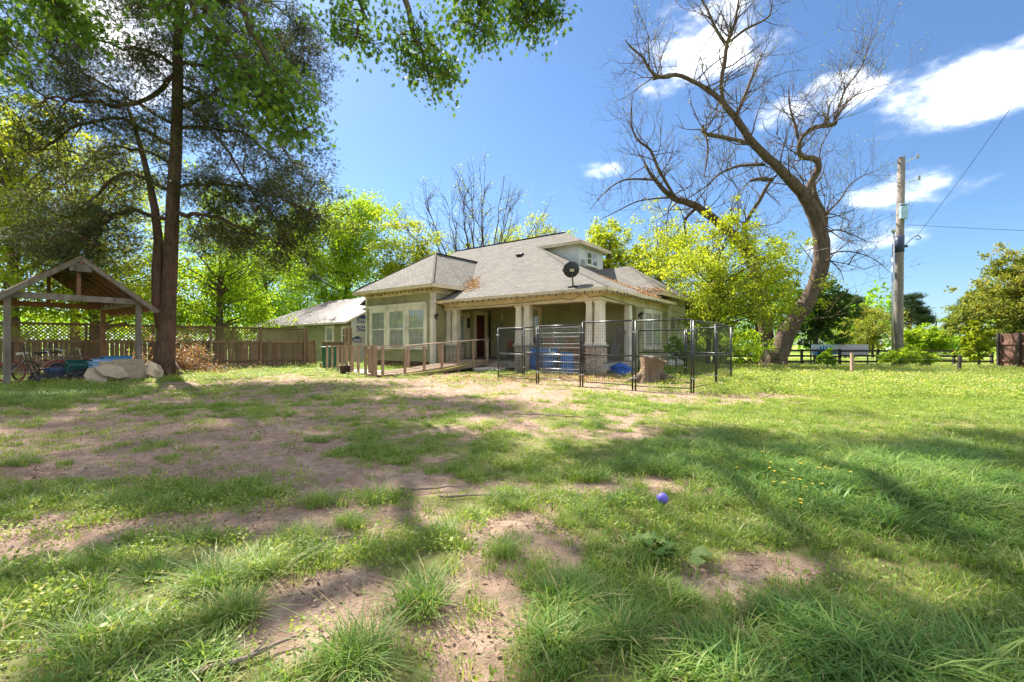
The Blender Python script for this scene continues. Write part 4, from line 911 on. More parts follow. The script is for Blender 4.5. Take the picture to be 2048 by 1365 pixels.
tree_px('light green tree just past the cedar trunk behind the fence', 440, 400, 690, 30, 260, .19, 22000, 'lf_bright', 33, trunk_r=.25, group=GB)
tree_px('dark green tree in the gap between cedar and maple', 530, 400, 690, 50, 240, .28, 18000, 'lf_mid', 34, trunk_r=.25, group=GB)
tree_px('full round bright green maple above the metal roof', 695, 372, 640, 47, 230, .25, 36000, 'lf_bright', 35, trunk_r=.32, ncl=46, group=GB)
tree_px('green tree low behind the metal roofed outbuilding', 600, 480, 690, 62, 260, .33, 16000, 'lf_mid', 36, trunk_r=.25, group=GB)
tree_px('yellow green tree behind the bay roof peak', 835, 440, 640, 44, 170, .23, 15000, 'lf_yellow', 37, trunk_r=.2, csz=.3)
tree_px('sparse yellow green tree tucked behind the main roof ridge', 1060, 430, 600, 52, 190, .25, 8000, 'lf_yellow', 38, trunk_r=.2)
tree_px('rounded bright yellow green tree behind the dormer', 1215, 440, 640, 40, 130, .21, 20000, 'lf_yellow', 40, trunk_r=.25, ncl=40)
tree_px('loose yellow green tree filling the space beyond the right wing', 1320, 445, 690, 38, 230, .2, 20000, 'lf_yellow', 41, trunk_r=.2)
tree_px('small light green tree leafing out between the house and the bare tree', 1445, 430, 690, 22.5, 265, .13, 24000, 'lf_yellow', 42, trunk_r=.12, ncl=64, csz=.2, stems=2)
tree_px('thin airy light green sapling showing above the wing roof', 1315, 400, 560, 36, 150, .17, 3400, 'lf_yellow', 43, trunk_r=.07, ncl=26, csz=.22)
tree_px('green tree growing up around the left bare trunk', 1515, 450, 690, 30, 190, .17, 12000, 'lf_mid', 44, trunk_r=.16, ncl=44, csz=.22)
tree_px('dark glossy evergreen right behind the leaning bare trunk', 1632, 555, 712, 31, 125, .20, 11000, 'lf_dark', 45, trunk_r=.16)
GR = 'shrubs and trees beyond the rail fence'
tree_px('russet and green vine covered tree above the red plank fence', 2035, 500, 740, 24, 195, .15, 24000, 'lf_rust', 46, trunk_r=.2, ncl=50, csz=.22)
tree_px('yellow green vine bush spilling over the end of the red plank fence', 1958, 640, 745, 23.5, 55, .13, 5000, 'lf_yellow', 47, trunk_r=.06, ncl=24, name='shrub', cat='shrub')
tree_px('tall russet green tree behind the red plank fence', 2130, 480, 700, 27, 220, .17, 14000, 'lf_rust', 48, trunk_r=.25)
tree_px('yellow tinged roadside bush left of the utility pole', 1745, 615, 705, 44, 120, .2, 8000, 'lf_rust', 49, trunk_r=.1, name='shrub', cat='shrub', group=GR)
tree_px('green roadside bush behind the blue banner', 1690, 620, 705, 50, 110, .22, 7000, 'lf_mid', 50, trunk_r=.1, name='shrub', cat='shrub', group=GR)
tree_px('light green roadside bush right of the utility pole', 1845, 650, 705, 40, 80, .2, 7000, 'lf_bright', 51, trunk_r=.1, name='shrub', cat='shrub', group=GR)
tree_px('pale green bush under the small light green tree', 1440, 655, 715, 26, 150, .14, 6000, 'lf_bright', 52, trunk_r=.05, ncl=26, name='shrub', cat='shrub')
tree_px('leafy bush against the white side wall', 1352, 675, 735, 19.0, 50, .09, 2600, 'lf_mid', 53, trunk_r=.03, ncl=16, name='shrub', cat='shrub')
tree_px('light green bush at the foot of the utility pole', 1800, 704, 748, 20.6, 62, .09, 3200, 'lf_bright', 54, trunk_r=.03, ncl=22, name='shrub', cat='shrub')
tree_px('green bush growing beside the pole shrub', 1850, 714, 746, 21, 55, .09, 1900, 'lf_bright', 55, trunk_r=.03, ncl=20, name='shrub', cat='shrub')
tree_px('upright leafy weed sapling in front of the blue banner', 1655, 700, 750, 18.0, 36, .10, 1500, 'lf_mid', 56, trunk_r=.02, ncl=12, name='sapling', cat='sapling')
tree_px('low green plant beside the ramp against the bay wall', 737, 712, 738, 18.6, 14, .09, 420, 'lf_bright', 57, trunk_r=.015, ncl=6, name='shrub', cat='shrub')
def pine(label, px, top, d, seed, lean=0):
    b = P(px, 690, d); h = CAM_H+(HOR-top)/F_PX*d; root = empty('pine_tree', (b.x, b.y, gnd(b.x, b.y)), label, 'tree', 0, 'far pine trees'); r = random.Random(seed); rg = np.random.default_rng(seed)
    tb = MB(); tb.tube([(0, 0, -.3), (lean*.3, 0, h*.4), (lean*.7, 0, h*.75), (lean, 0, h*.97)], [.3, .25, .18, .05], 8); pos = []
    for k in range(26):
        z = h*r.uniform(.55, 1); a = r.uniform(0, 6.28); L = h*.24*(1.15-z/h)*2.0*r.uniform(.5, 1); e = Vector((lean*z/h+math.cos(a)*L, math.sin(a)*L, z+r.uniform(-.1, .3))); tb.tube(curve((lean*z/h, 0, z-.3), e, (0, 0, .2), 4), [.06, .05, .035, .025, .012], 4, False)
        pos.append(np.array(e)+rg.normal(size=(150, 3))*(h*.05, h*.05, h*.022))
    tb.build('trunk', M['bark_cedar'], root, True); pos = np.concatenate(pos); leaves('crown', pos, rg.normal(size=pos.shape)+(0, 0, .4), rg.uniform(.3, .55, len(pos)), M['lf_pine'], root, SPRAY, rng=rg)
pine('flat topped far pine behind the roadside bushes left of the pole', 1705, 590, 68, 61); pine('dark far pine just right of the utility pole', 1812, 588, 66, 62, 1.2); pine('leaning broken far pine beyond the pole', 1852, 603, 72, 63, -2.5)
pine('distant pine over the white houses', 1905, 632, 80, 64); pine('distant dark pine left of the russet tree', 1935, 600, 75, 65)
# far wood that reads as one mass round the place
rg = np.random.default_rng(77); n = 130000; a = rg.uniform(-math.pi, math.pi, n); dist = rg.uniform(88, 120, n); hmax = 4.5+5.5*vnoise(a*9+40, a*0, 5)+2.5*vnoise(a*40+90, a*0, 6)
gap = ((a > .70) & (a < .80)); hmax = np.where(gap, hmax*.35, hmax)
pos = np.stack([np.sin(a)*dist, np.cos(a)*dist, hmax*rg.random(n)**.7-.5], 1); tip = rg.normal(size=(n, 3))+(0, 0, -.3)
tag(leaves('far_wood', pos, tip, rg.uniform(.45, .9, n), M['lf_mid'], None, RHOMB, np.clip(vnoise(a*60+200, pos[:, 2], 8)*.6+.25*rg.random(n), 0, 1), rng=rg), 'distant belt of green trees closing the view', 'woodland', kind='stuff')

# ------------------------------------------------------------------ lattice topped fence on the left
def share(mb, name, mat):
    me = mb.mesh(name); me.materials.append(mat); return me
def inst(name, me, parent, loc, rot=(0, 0, 0), scale=(1, 1, 1)):
    o = bpy.data.objects.new(name, me); COL.objects.link(o); o.parent = parent; o.location = loc; o.rotation_euler = rot; o.scale = scale; return o
fa, fb = Vector((-22.6, 12.15, 0)), Vector((-10.6, 23.5, 0)); ft = (fb-fa); FL = ft.length; ft.normalize(); fang = math.atan2(ft.y, ft.x)
fence = empty('lattice_fence', fa, 'brown plank privacy fence with a diamond lattice top behind the shelter and cedar', 'fence', fang)
pk = MB(); pk.box((0, 0, 0), (.138, .018, 1.20)); pkm = share(pk, 'plank', M['wood_fence'])
x = .08; k = 0; rr = random.Random(9)
while x < FL-.05:
    wx, wy = fa.x+ft.x*x, fa.y+ft.y*x
    inst('plank', pkm, fence, (x, 0, gnd(wx, wy)+.62+rr.uniform(-.015, .03)), (0, rr.uniform(-.012, .012), 0), (rr.uniform(.93, 1.03), 1, rr.uniform(.97, 1.03))); x += .141+(rr.random() < .22)*.016
FP = 2.05; nb = int(FL/FP)+1
for k in range(nb+1):
    x = min(k*FP, FL); b = MB(); b.box((x, -.06, .93), (.09, .09, 2.06), taper=.97); b.build('post', M['wood_fence'], fence)
for z, h in ((.35, .09), (1.24, .10), (1.88, .06)):
    b = MB(); b.bx(0, FL, -.055, -.015, z-h/2, z+h/2); b.build('rail', M['wood_fence'], fence)
b = MB(); b.bx(0, FL, -.10, .03, 1.91, 1.935); b.build('cap_rail', M['wood_fence'], fence)
for k in range(nb):
    x0, x1 = k*FP+.05, min((k+1)*FP, FL)-.05
    if x1-x0 < .2: continue
    lt = MB(); z0, z1 = 1.28, 1.86; h = z1-z0; s = x0-h
    while s < x1:
        for sgn, dy in ((1, .0), (-1, .009)):
            a, b_ = (s, z0), (s+h, z1)
            if sgn < 0: a, b_ = (s, z1), (s+h, z0)
            t0 = max(0, (x0-s)/h); t1 = min(1, (x1-s)/h)
            if t1-t0 > .03:
                pa = (a[0]+(b_[0]-a[0])*t0, dy, a[1]+(b_[1]-a[1])*t0); pb_ = (a[0]+(b_[0]-a[0])*t1, dy, a[1]+(b_[1]-a[1])*t1)
                lt.bar(pa, pb_, .032, .007, (0, 1, 0))
        s += .125
    o = lt.build('lattice_panel', M['wood_fence'], fence); o['kind'] = 'stuff'
# a short tilted plank gate leaf at the fence end
g0 = fb+ft*.1; gt = empty('fence_gate', (g0.x, g0.y, gnd(g0.x, g0.y)), 'leaning dark plank gate leaf at the end of the lattice fence', 'gate', fang+.35)
for k in range(3): b = MB(); b.box((.08+k*.15, 0, .68), (.14, .02, 1.3)); o = b.build('plank', M['wood_fence'], gt); o.rotation_euler = (0, -.05, 0)
for z in (.3, 1.1): b = MB(); b.bx(0, .5, .011, .05, z-.04, z+.04); b.build('rail', M['wood_fence'], gt)
# brown gate and lattice post behind the ramp, next to the bay
sg = empty('yard_gate', hw(-15.2, -1.3, 0), 'low dark brown board gate between the bay and the outbuilding', 'gate', H_ANG)
for k in range(14): b = MB(); b.box((-1.3+k*.15, 0, .62), (.142, .02, 1.2+random.uniform(-.02, .02))); b.build('board', M['wood_fence'], sg)
b = MB(); b.bx(-1.4, .78, -.05, -.012, 1.16, 1.25); b.build('rail', M['wood_fence'], sg)
b = MB(); b.bx(-1.4, .78, -.05, -.012, .3, .38); b.build('rail', M['wood_fence'], sg)
for x in (.84, 1.34): b = MB(); b.box((x, 0, 1.0), (.1, .1, 2.0)); b.build('post', M['wood_new' if x < 1 else 'wood_fence'], sg)
lt = MB()
for k in range(9):
    z = .95+k*.11
    lt.bar((.89, 0, z), (1.29, 0, z+.35), .03, .007, (0, 1, 0)); lt.bar((.89, .009, z+.35), (1.29, .009, z), .03, .007, (0, 1, 0))
lt.build('lattice_panel', M['wood_fence'], sg)['kind'] = 'stuff'

# ------------------------------------------------------------------ open timber shelter
ga = P(14, 770, 12.25); gb_ = P(277, 750, 14.57); ga.z = gb_.z = 0
gu = (gb_-ga); GW = gu.length; gu.normalize(); gang = math.atan2(gu.y, gu.x); GDp = 3.8
sh = empty('open_shelter', (ga.x, ga.y, gnd(ga.x, ga.y)), 'weathered open timber shelter with exposed rafters over the junk pile', 'shelter', gang)
BZ = 2.44
for n_, x, y in (('post', 0, 0), ('post', GW, 0), ('post', GW, GDp), ('post', 0, GDp)):
    b = MB(); b.box((x, y, BZ/2-.1), (.13, .13, BZ+.1)); b.build('post', M['wood_grey' if y == 0 else 'rafter'], sh)
for y, m_ in ((0, 'wood_grey'), (GDp, 'rafter')): b = MB(); b.bx(-.1, GW+.12, y-.07, y+.07, BZ-.05, BZ+.12); b.build('tie_beam', M[m_], sh)
for x in (0, GW): b = MB(); b.bx(x-.06, x+.06, .07, GDp-.07, BZ-.06, BZ+.11); b.build('side_beam', M['wood_grey'], sh)
RZ = BZ+1.22; mid = GW/2
b = MB(); b.bx(mid-.03, mid+.03, -.3, GDp+.3, RZ-.2, RZ-.02); b.build('ridge_beam', M['rafter'], sh)
for y in (0., GDp): b = MB(); b.box((mid, y, (BZ+RZ)/2), (.09, .09, RZ-BZ-.2)); b.build('king_post', M['rafter'], sh)
sl = (RZ-BZ-.1)/mid; ex = .38
for sx in (-1, 1):
    xe = mid+sx*(mid+ex); ze = RZ-sl*(mid+ex)
    for k in range(8):
        y = -.26+(GDp+.52)*k/7; b = MB(); b.bar((mid+sx*.03, y, RZ-.06), (xe, y, ze-.06), .045, .13); b.build('rafter', M['rafter' if k else 'wood_grey'], sh)
    nb_ = 13
    for k in range(nb_):                          # roof boards
        f0, f1 = k/nb_, (k+1)/nb_-.004
        p0 = Vector((mid+sx*(mid+ex)*(f0+f1)/2, GDp/2, RZ+.022-sl*(mid+ex)*(f0+f1)/2)); ang = math.atan(sl)*sx
        b = MB(); b.box((0, 0, 0), ((mid+ex)/nb_/math.cos(ang)*.985, GDp+.62, .02)); o = b.build('roof_board', M['wood_fence'], sh); o.location = p0; o.rotation_euler = (0, ang, 0)
    b = MB(); b.bar((mid+sx*.0, -.29, RZ-.03), (xe+sx*.06, -.29, ze-.03-sl*.06), .03, .12); b.build('barge_board', M['wood_grey'], sh)
b = MB(); b.bx(mid-.25, mid+.25, -.27, -.25, RZ-.42, RZ-.18); b.build('gable_board', M['wood_grey'], sh)

# ------------------------------------------------------------------ things under and round the shelter
def sL(x, y): return Vector((ga.x+gu.x*x-gu.y*y, ga.y+gu.y*x+gu.x*y, 0))   # shelter plan to world
def bicycle(label, loc, rz, lean, tyre, seed):
    root = empty('bicycle', on(loc), label, 'bicycle', rz, 'bicycles heaped under the shelter'); root.rotation_euler = (lean, 0, rz)
    wr_ = .33
    for x in (-.52, .52):
        w = MB(); w.ring((x, 0, wr_), wr_-.02, .022, (0, 1, 0), 28, 6); wo = w.build('wheel', M[tyre], root, True)
        rm = MB(); rm.ring((x, 0, wr_), wr_-.05, .009, (0, 1, 0), 28, 5); rm.build('rim', M['rust'], wo, True)
        sp = MB()
        for k in range(14): a = k*math.pi/7; sp.bar((x, 0, wr_), (x+math.cos(a)*(wr_-.05), 0, wr_+math.sin(a)*(wr_-.05)), .004, .004, (0, 1, 0))
        sp.lathe([(.02, -.04), (.02, .04)], (x, 0, wr_), 8, rot=Matrix.Rotation(R(90), 3, 'X')); sp.build('spokes', M['rust'], wo)['kind'] = 'stuff'
    f = MB(); bb, st, hd_, rear, front = (-.08, 0, .30), (-.22, 0, .78), (.33, 0, .80), (-.52, 0, wr_), (.52, 0, wr_)
    for a, b in ((bb, st), (bb, (.36, 0, .66)), (st, (.34, 0, .74)), ((.36, 0, .62), hd_)): f.tube([a, b], .017, 7)
    for s in (-.05, .05):
        f.tube([(bb[0], s*.6, bb[2]), (rear[0], s, rear[2])], .010, 5); f.tube([(-.2, s*.5, .72), (rear[0], s, rear[2])], .009, 5); f.tube([(.37, s*.7, .60), (.40, s, .55), (front[0], s, front[2])], .011, 5)
    f.build('frame', M['rust'], root)
    h = MB(); h.tube([(.32, 0, .80), (.30, 0, .93)], .013, 6); h.tube([(.18, -.28, .98), (.30, -.2, .97), (.32, 0, .94), (.30, .2, .97), (.18, .28, .98)], .012, 6); h.build('handlebar', M['steel'], root)
    s = MB(); s.add([(-.38, -.09, .90), (-.38, .09, .90), (-.06, .02, .91), (-.06, -.02, .91), (-.36, -.07, .84), (-.36, .07, .84), (-.08, .015, .87), (-.08, -.015, .87)], [(0, 3, 2, 1), (4, 5, 6, 7), (0, 1, 5, 4), (1, 2, 6, 5), (2, 3, 7, 6), (3, 0, 4, 7)]); s.tube([(-.22, 0, .78), (-.235, 0, .86)], .014, 6); s.build('saddle', M['white' if seed else 'dark_brown'], root, bevel=.015)
    p = MB(); p.ring((bb[0], .03, bb[2]), .08, .006, (0, 1, 0), 16, 4); p.bar((bb[0], .05, bb[2]), (bb[0]+.12, .05, bb[2]-.11), .015, .02); p.box((bb[0]+.12, .1, bb[2]-.11), (.09, .08, .02)); p.bar((bb[0], -.05, bb[2]), (bb[0]-.12, -.05, bb[2]+.11), .015, .02); p.box((bb[0]-.12, -.1, bb[2]+.11), (.09, .08, .02)); p.build('pedals', M['black'], root)
    return root
bicycle('red tyred old bicycle leaning at the post side of the junk heap', sL(.75, 1.35), gang+.12, -.16, 'red_tyre', 1)
bicycle('second red tyred bicycle propped behind the green tub', sL(1.55, 2.0), gang-.06, -.10, 'red_tyre', 0)
bicycle('rusty bicycle with grey tyres tangled between the red tyred ones', sL(1.05, 1.72), gang+.3, .14, 'blackp', 0)
# mower
mw = empty('lawn_mower', on(sL(1.0, .35)), 'black push lawn mower lying at the edge of the junk pile', 'lawn mower', gang+.1)
b = MB(); b.prism([(-.42, -.26, .12), (.38, -.26, .12), (.46, 0, .12), (.38, .26, .12), (-.42, .26, .12)], (0, 0, .14)); b.build('deck', M['blackp'], mw, bevel=.03)
b = MB(); b.lathe([(.17, .26), (.18, .36), (.15, .44), (.06, .47)], (.02, 0, 0), 16); b.box((-.12, .08, .36), (.2, .14, .16)); b.build('engine', M['navy'], mw, bevel=.01)
for x in (-.38, .38):
    for y in (-.3, .3):
        b = MB(); b.lathe([(.05, -.03), (.12, -.028), (.125, 0), (.12, .028), (.05, .03)], (x, y, .125), 16, rot=Matrix.Rotation(R(90), 3, 'X')); w = b.build('wheel', M['blackp'], mw, True)
        c = MB(); c.lathe([(.045, -.035), (.045, .035)], (x, y, .125), 10, rot=Matrix.Rotation(R(90), 3, 'X')); c.build('hub', M['steel'], w)
b = MB()
for y in (-.2, .2): b.tube([(-.4, y, .2), (-.55, y, .6), (-.62, y, 1.05)], .014, 6)
b.tube([(-.62, -.2, 1.05), (-.66, 0, 1.1), (-.62, .2, 1.05)], .014, 6); b.build('handle', M['black'], mw)
# upturned green tub, black bag, blue totes, timbers
def blobby(name, label, cat, loc, dims, mat, seed, rz=0, top=.75, lump=.12, n=18, m=9):
    root_loc = on(loc); rg = np.random.default_rng(seed); mb = MB(); prof = []
    vs = []
    for i_ in range(m+1):
        t_ = i_/m; rad_ = (1-(max(0, t_-top)/(1-top+1e-6))**2.2)**.5 if t_ > top else 1
        for k in range(n):
            a = 2*math.pi*k/n; e = 4
            cx, cy = math.cos(a), math.sin(a); sq = (abs(cx)**e+abs(cy)**e)**(-1/e)
            w = 1+lump*(float(vnoise(cx*1.7+seed, cy*1.7+t_*3, seed))-.5)*2
            vs.append((dims[0]/2*cx*sq*rad_*w, dims[1]/2*cy*sq*rad_*w, dims[2]*t_*(1+lump*.4*(float(vnoise(cx*2+9, cy*2, seed+4))-.5))))
    fs = [(i_*n+k, i_*n+(k+1) % n, (i_+1)*n+(k+1) % n, (i_+1)*n+k) for i_ in range(m) for k in range(n)]+[tuple(m*n+k for k in range(n))]
    mb.add(vs, fs); o = mb.build(name, M[mat], None, True); o.location = root_loc-Vector((0, 0, .02)); o.rotation_euler = (0, 0, rz); return tag(o, label, cat)
wb = empty('wheelbarrow', on(sL(1.72, 1.1)), 'dark green wheelbarrow tipped up beside the bicycles', 'wheelbarrow', gang-.2)
b = MB(); b.add([(-.45, .25, .05), (.45, .25, .05), (.38, .1, .62), (-.40, .1, .66), (-.34, -.12, .12), (.34, -.12, .12), (.28, -.16, .5), (-.3, -.16, .52)], [(0, 3, 2, 1), (4, 5, 6, 7), (0, 1, 5, 4), (1, 2, 6, 5), (2, 3, 7, 6), (3, 0, 4, 7)]); b.build('tray', M['teal_tub'], wb, bevel=.06)
b = MB(); b.tube([(-.5, .1, .66), (-.1, .2, .75), (.5, .28, .62), (.75, .3, .45)], .016, 6); b.tube([(-.5, .2, .1), (.1, .3, .12), (.7, .34, .2)], .016, 6); b.build('handles', M['wood_grey'], wb)
b = MB(); b.ring((-.55, .18, .35), .15, .035, (.2, 1, .1), 20, 6); b.build('wheel', M['blackp'], wb, True)
blobby('bin_bag', 'crumpled black bag heaped in front of the green wheelbarrow', 'bag', sL(1.62, .62), (.6, .42, .36), 'blackp', 3, gang, .5, .3)
blobby('tarp', 'small crumpled blue tarp on the ground by the mower', 'tarp', sL(1.75, .25), (.42, .3, .18), 'sky_blue', 5, gang, .3, .4)
def tote(label, loc, z, dims, mat, rz):
    root = empty('storage_tote', on(loc, z), label, 'tote', rz); b = MB(); b.box((0, 0, dims[2]*.45), (dims[0], dims[1], dims[2]*.9)); b.build('box', M[mat], root, bevel=.025)
    l = MB(); l.box((0, 0, dims[2]*.95), (dims[0]+.05, dims[1]+.05, dims[2]*.12)); l.build('lid', M[mat], root, bevel=.015)
    for s in (-1, 1): h = MB(); h.box((s*(dims[0]/2+.02), 0, dims[2]*.6), (.05, .16, .03)); h.build('handle', M['navy'], root)
tote('wide pale blue storage tote at the bottom of the tote stack', sL(2.42, .75), .28, (1.15, .6, .26), 'pale_blue', gang+.05)
tote('flat grey blue tote in the middle of the tote stack', sL(2.36, .78), .53, (.95, .5, .09), 'pale_blue', gang-.06)
tote('bright blue flat tote on top of the tote stack', sL(2.48, .8), .61, (.72, .42, .09), 'sky_blue', gang+.1)
b = MB(); b.box((0, 0, .15), (1.25, .62, .26)); o = b.build('pallet', M['wood_grey']); o.location = on(sL(2.42, .75)); o.rotation_euler = (0, 0, gang+.03); tag(o, 'grey timber crate base under the stacked blue totes', 'pallet')
for k, (x, y, L, lab) in enumerate(((.95, .02, 1.15, 'dark squared timber lying in front of the lawn mower'), (1.85, .05, .8, 'brown squared timber lying beside the beige slabs'))):
    b = MB(); b.box((0, 0, .07), (L, .15, .14)); o = b.build('timber', M['dark_brown' if k == 0 else 'wood_new'], bevel=.008); o.location = on(sL(x, y)); o.rotation_euler = (0, 0, gang+.05*k); tag(o, lab, 'timber')
def slab(label, c, dims, rot, seed):
    rr = random.Random(seed); n = 6; pts = []
    for k in range(n):
        a = 2*math.pi*(k+.25+rr.uniform(-.22, .22))/n; q_ = .5*(1+rr.uniform(-.22, .16)); cx, cy = math.cos(a), math.sin(a); s_ = (abs(cx)**5+abs(cy)**5)**(-.2); pts.append(Vector((cx*s_*q_*dims[0], cy*s_*q_*dims[1], 0)))
    b = MB(); b.prism(pts, (0, 0, dims[2])); o = b.build('stone_slab', M['stone'], bevel=.007); o.location = c; o.rotation_euler = rot; tag(o, label, 'slab', 'beige slabs heaped by the shelter')
sp_ = lambda x, y, z=0: on(sL(x, y), z)
for lab, c, dm_, rt in (('long beige slab lying lowest in the middle of the slab heap', sp_(2.42, -.38, .0), (1.05, .5, .24), (0, 0, gang)),
    ('thick beige slab laid on the lowest middle slab', sp_(2.50, -.30, .23), (.95, .46, .22), (0, 0, gang+.08)), ('narrow beige block on the very top of the slab heap', sp_(2.52, -.25, .45), (.80, .36, .17), (0, 0, gang-.03)),
    ('small pale block at the top beside the narrow beige block', sp_(2.02, -.2, .42), (.38, .3, .17), (0, 0, gang+.2)), ('tilted pale slab propped on the mower side of the heap', sp_(1.72, -.5, .18), (.55, .62, .07), (R(52), R(12), gang-.35)),
    ('sloping creased slab leaning across the heap front', sp_(2.05, -.62, .26), (.62, .66, .07), (R(48), R(-18), gang+.3)), ('jagged slab slumped against the cedar side of the heap', sp_(3.12, -.38, .24), (.62, .7, .07), (R(40), R(40), gang-.1)),
    ('jagged thin slab half under the cedar side of the heap', sp_(3.22, -.2, .2), (.5, .6, .06), (R(20), R(48), gang+.2))): slab(lab, c, dm_, rt, hash(lab) % 97 if False else len(lab))
# dry brush pile behind the cedar
bp = P(375, 735, 17.6); bp.z = gnd(bp.x, bp.y)
brush = empty('brush_pile', bp, 'heap of dry brown cut branches between the cedar and the fence', 'brush pile'); r = random.Random(33); tb = MB(); ends = []
for k in range(46):
    a = r.uniform(0, 6.28); p0 = Vector((r.uniform(-1.6, .9), r.uniform(-.4, .4), r.uniform(0, .35))); d_ = Vector((math.cos(a), math.sin(a)*.5, r.uniform(.1, .9)))
    twigs(tb, r, p0, d_, r.uniform(.5, 1.15), .018, 2, -.15, .3, (2, 4), ends, 4, 4)
tb.tube([(-.5, -.1, .1), (-.2, -.2, .6), (.05, -.3, 1.05)], [.05, .045, .03], 6); tb.build('branches', M['stick'], brush)['kind'] = 'stuff'
e = np.array([tuple(v) for v in ends]); e = np.repeat(e, 9, 0)+RNG.normal(size=(len(e)*9, 3))*(.12, .12, .09); e[:, 2] = np.maximum(e[:, 2], .02)
leaves('dead_foliage', e, RNG.normal(size=e.shape), RNG.uniform(.06, .12, len(e)), M['lf_dry'], brush)['kind'] = 'stuff'

# ------------------------------------------------------------------ wheelchair ramp
ramp = empty('ramp', hw(-6.0, -2.9, 0), 'bare timber wheelchair ramp with post railings rising to the porch', 'ramp', H_ANG)
lx = lambda x, y, z: Vector((x+6.0, y+2.9, z))
def rz_(y): return .06+.36*min(1, max(0, (y+5.0)/4.6))
n = 36
for k in range(n):
    y = -5.75+k*(5.72/n); yb = y+5.72/n-.012; b = MB(); b.bar(lx(-6.62, (y+yb)/2, rz_((y+yb)/2)), lx(-5.36, (y+yb)/2, rz_((y+yb)/2)), yb-y, .036); b.build('deck_board', M['wood_new'], ramp)
for x in (-6.64, -5.33): b = MB(); b.bar(lx(x, -5.2, rz_(-5.2)-.09), lx(x, -.1, rz_(-.1)-.09), .04, .20); b.build('stringer', M['wood_new'], ramp)
def rpost(x, y, z0, z1, w=.075): b = MB(); b.box(lx(x, y, (z0+z1)/2), (w, w, z1-z0)); b.build('post', M['wood_new'], ramp)
for y in (-5.7, -4.75, -3.85, -2.95, -2.05, -1.15, -.25): rpost(-5.27, y, -.15, rz_(y)+.90 if y > -4.9 else 1.03)
for y in (-5.2, -3.4, -1.7): rpost(-6.71, y, -.1, rz_(y)+.85)
b = MB(); b.bar(lx(-5.27, -5.8, 1.06), lx(-5.27, -4.7, 1.06), .12, .035); b.bar(lx(-5.27, -4.72, 1.06), lx(-5.27, -.15, rz_(-.2)+.93), .12, .035); b.build('handrail', M['wood_new'], ramp)
b = MB(); b.bar(lx(-6.71, -5.3, .95), lx(-6.71, -1.6, rz_(-1.7)+.87), .09, .035); b.build('handrail', M['wood_new'], ramp)
b = MB(); b.bx(.5, 1.6, 2.55, 2.9, .04, .28); b.build('step', M['wood_new'], ramp)
hs_ = MB(); hs_.tube(curve(hw(-5.18, -5.0, .05), hw(-5.16, -3.2, .12), (.05, 0, 0), 6)+curve(hw(-5.15, -3.0, .14), hw(-5.19, -1.6, .30), (0, 0, -.02), 5), .022, 6); tag(hs_.build('garden_hose', M['hose'], None, True), 'yellow green garden hose lying along the side of the ramp', 'hose')
# walkway railing along the bay
A0, A1 = Vector((-5.46, -5.86)), Vector((-10.4, -4.72)); rl = empty('walkway_railing', hw(A0.x, A0.y, 0), 'level timber railing along the walkway in front of the bay', 'railing', H_ANG)
for k, f in enumerate((0, .055, .165, .30, .42, .53, .63, .73, .86, .985)):
    q_ = A0.lerp(A1, f)-A0; b = MB(); b.box((q_.x, q_.y, .47), (.095 if k in (0, 4) else .075,)*2+(1.14,)); b.build('post', M['wood_new'], rl)
b = MB(); e_ = A1-A0; b.bar((0, 0, 1.06), (e_.x, e_.y, 1.06), .13, .038); b.build('handrail', M['wood_new'], rl)
b = MB(); b.bar((-.1, .6, .9), (-1.2, .85, .9), .12, .04); b.build('ledge', M['wood_new'], rl)
b = MB(); b.box((0, 0, .02), (3.6, 1.2, .05)); o = b.build('walkway_slab', M['concrete'], bevel=.01); o.location = hw(-8.0, -4.3, gnd(*hw(-8, -4.3)[:2])); o.rotation_euler = (0, 0, H_ANG-.2); tag(o, kind='structure')
b = MB(); b.prism([(-.7, -.35, 0), (.55, -.45, 0), (.8, .1, 0), (.2, .5, 0), (-.6, .4, 0)], (0, 0, .09)); o = b.build('stepping_slab', M['concrete'], bevel=.015); q_ = hw(-4.75, -.75); o.location = on(q_, .05); o.rotation_euler = (.04, -.03, .3); tag(o, 'pale broken concrete slab at the foot of the porch by the ramp', 'slab')
for k, (x, y) in enumerate(((-5.1, -.95), (-4.85, -1.2), (-4.5, -1.1))):
    b = MB(); b.box((0, 0, .045), (.22, .11, .09)); o = b.build('loose_brick', M['brick_red'], bevel=.008); o.location = on(hw(x, y), .0); o.rotation_euler = (0, 0, k*.7); tag(o, 'loose red brick beside the pale concrete slab', 'brick', 'loose bricks by the slab')
# tub, wheelie bin, block
tb_ = empty('planter_tub', on(P(692, 747, 17.3)), 'round dark brown planter tub in front of the walkway railing', 'tub')
b = MB(); b.lathe([(.20, 0), (.235, .28), (.25, .29), (.25, .32), (.22, .32), (.19, .2)], n=24, sy=1); b.build('body', M['dark_brown'], tb_, True); b = MB(); b.lathe([(.0, .25), (.21, .25)], n=20, cap=False); b.build('soil', M['dark_brown'], tb_)
bn = empty('wheelie_bin', on(P(660, 738, 20.4)), 'dark green wheelie bin beside the walkway railing end', 'bin', H_ANG+.1)
b = MB(); b.box((0, 0, .52), (.48, .55, .92)); b.v = [(x*(.82+.18*(z/1.0)), y*(.82+.18*z), z) for x, y, z in b.v]; b.build('body', M['green_cart'], bn, bevel=.03)
b = MB(); b.box((0, .0, 1.01), (.56, .64, .05), Matrix.Rotation(.06, 3, 'X')); b.build('lid', M['green_cart'], bn, bevel=.02); b = MB(); b.tube([(-.24, .34, .98), (.24, .34, .98)], .016, 6); b.build('handle', M['green_cart'], bn)
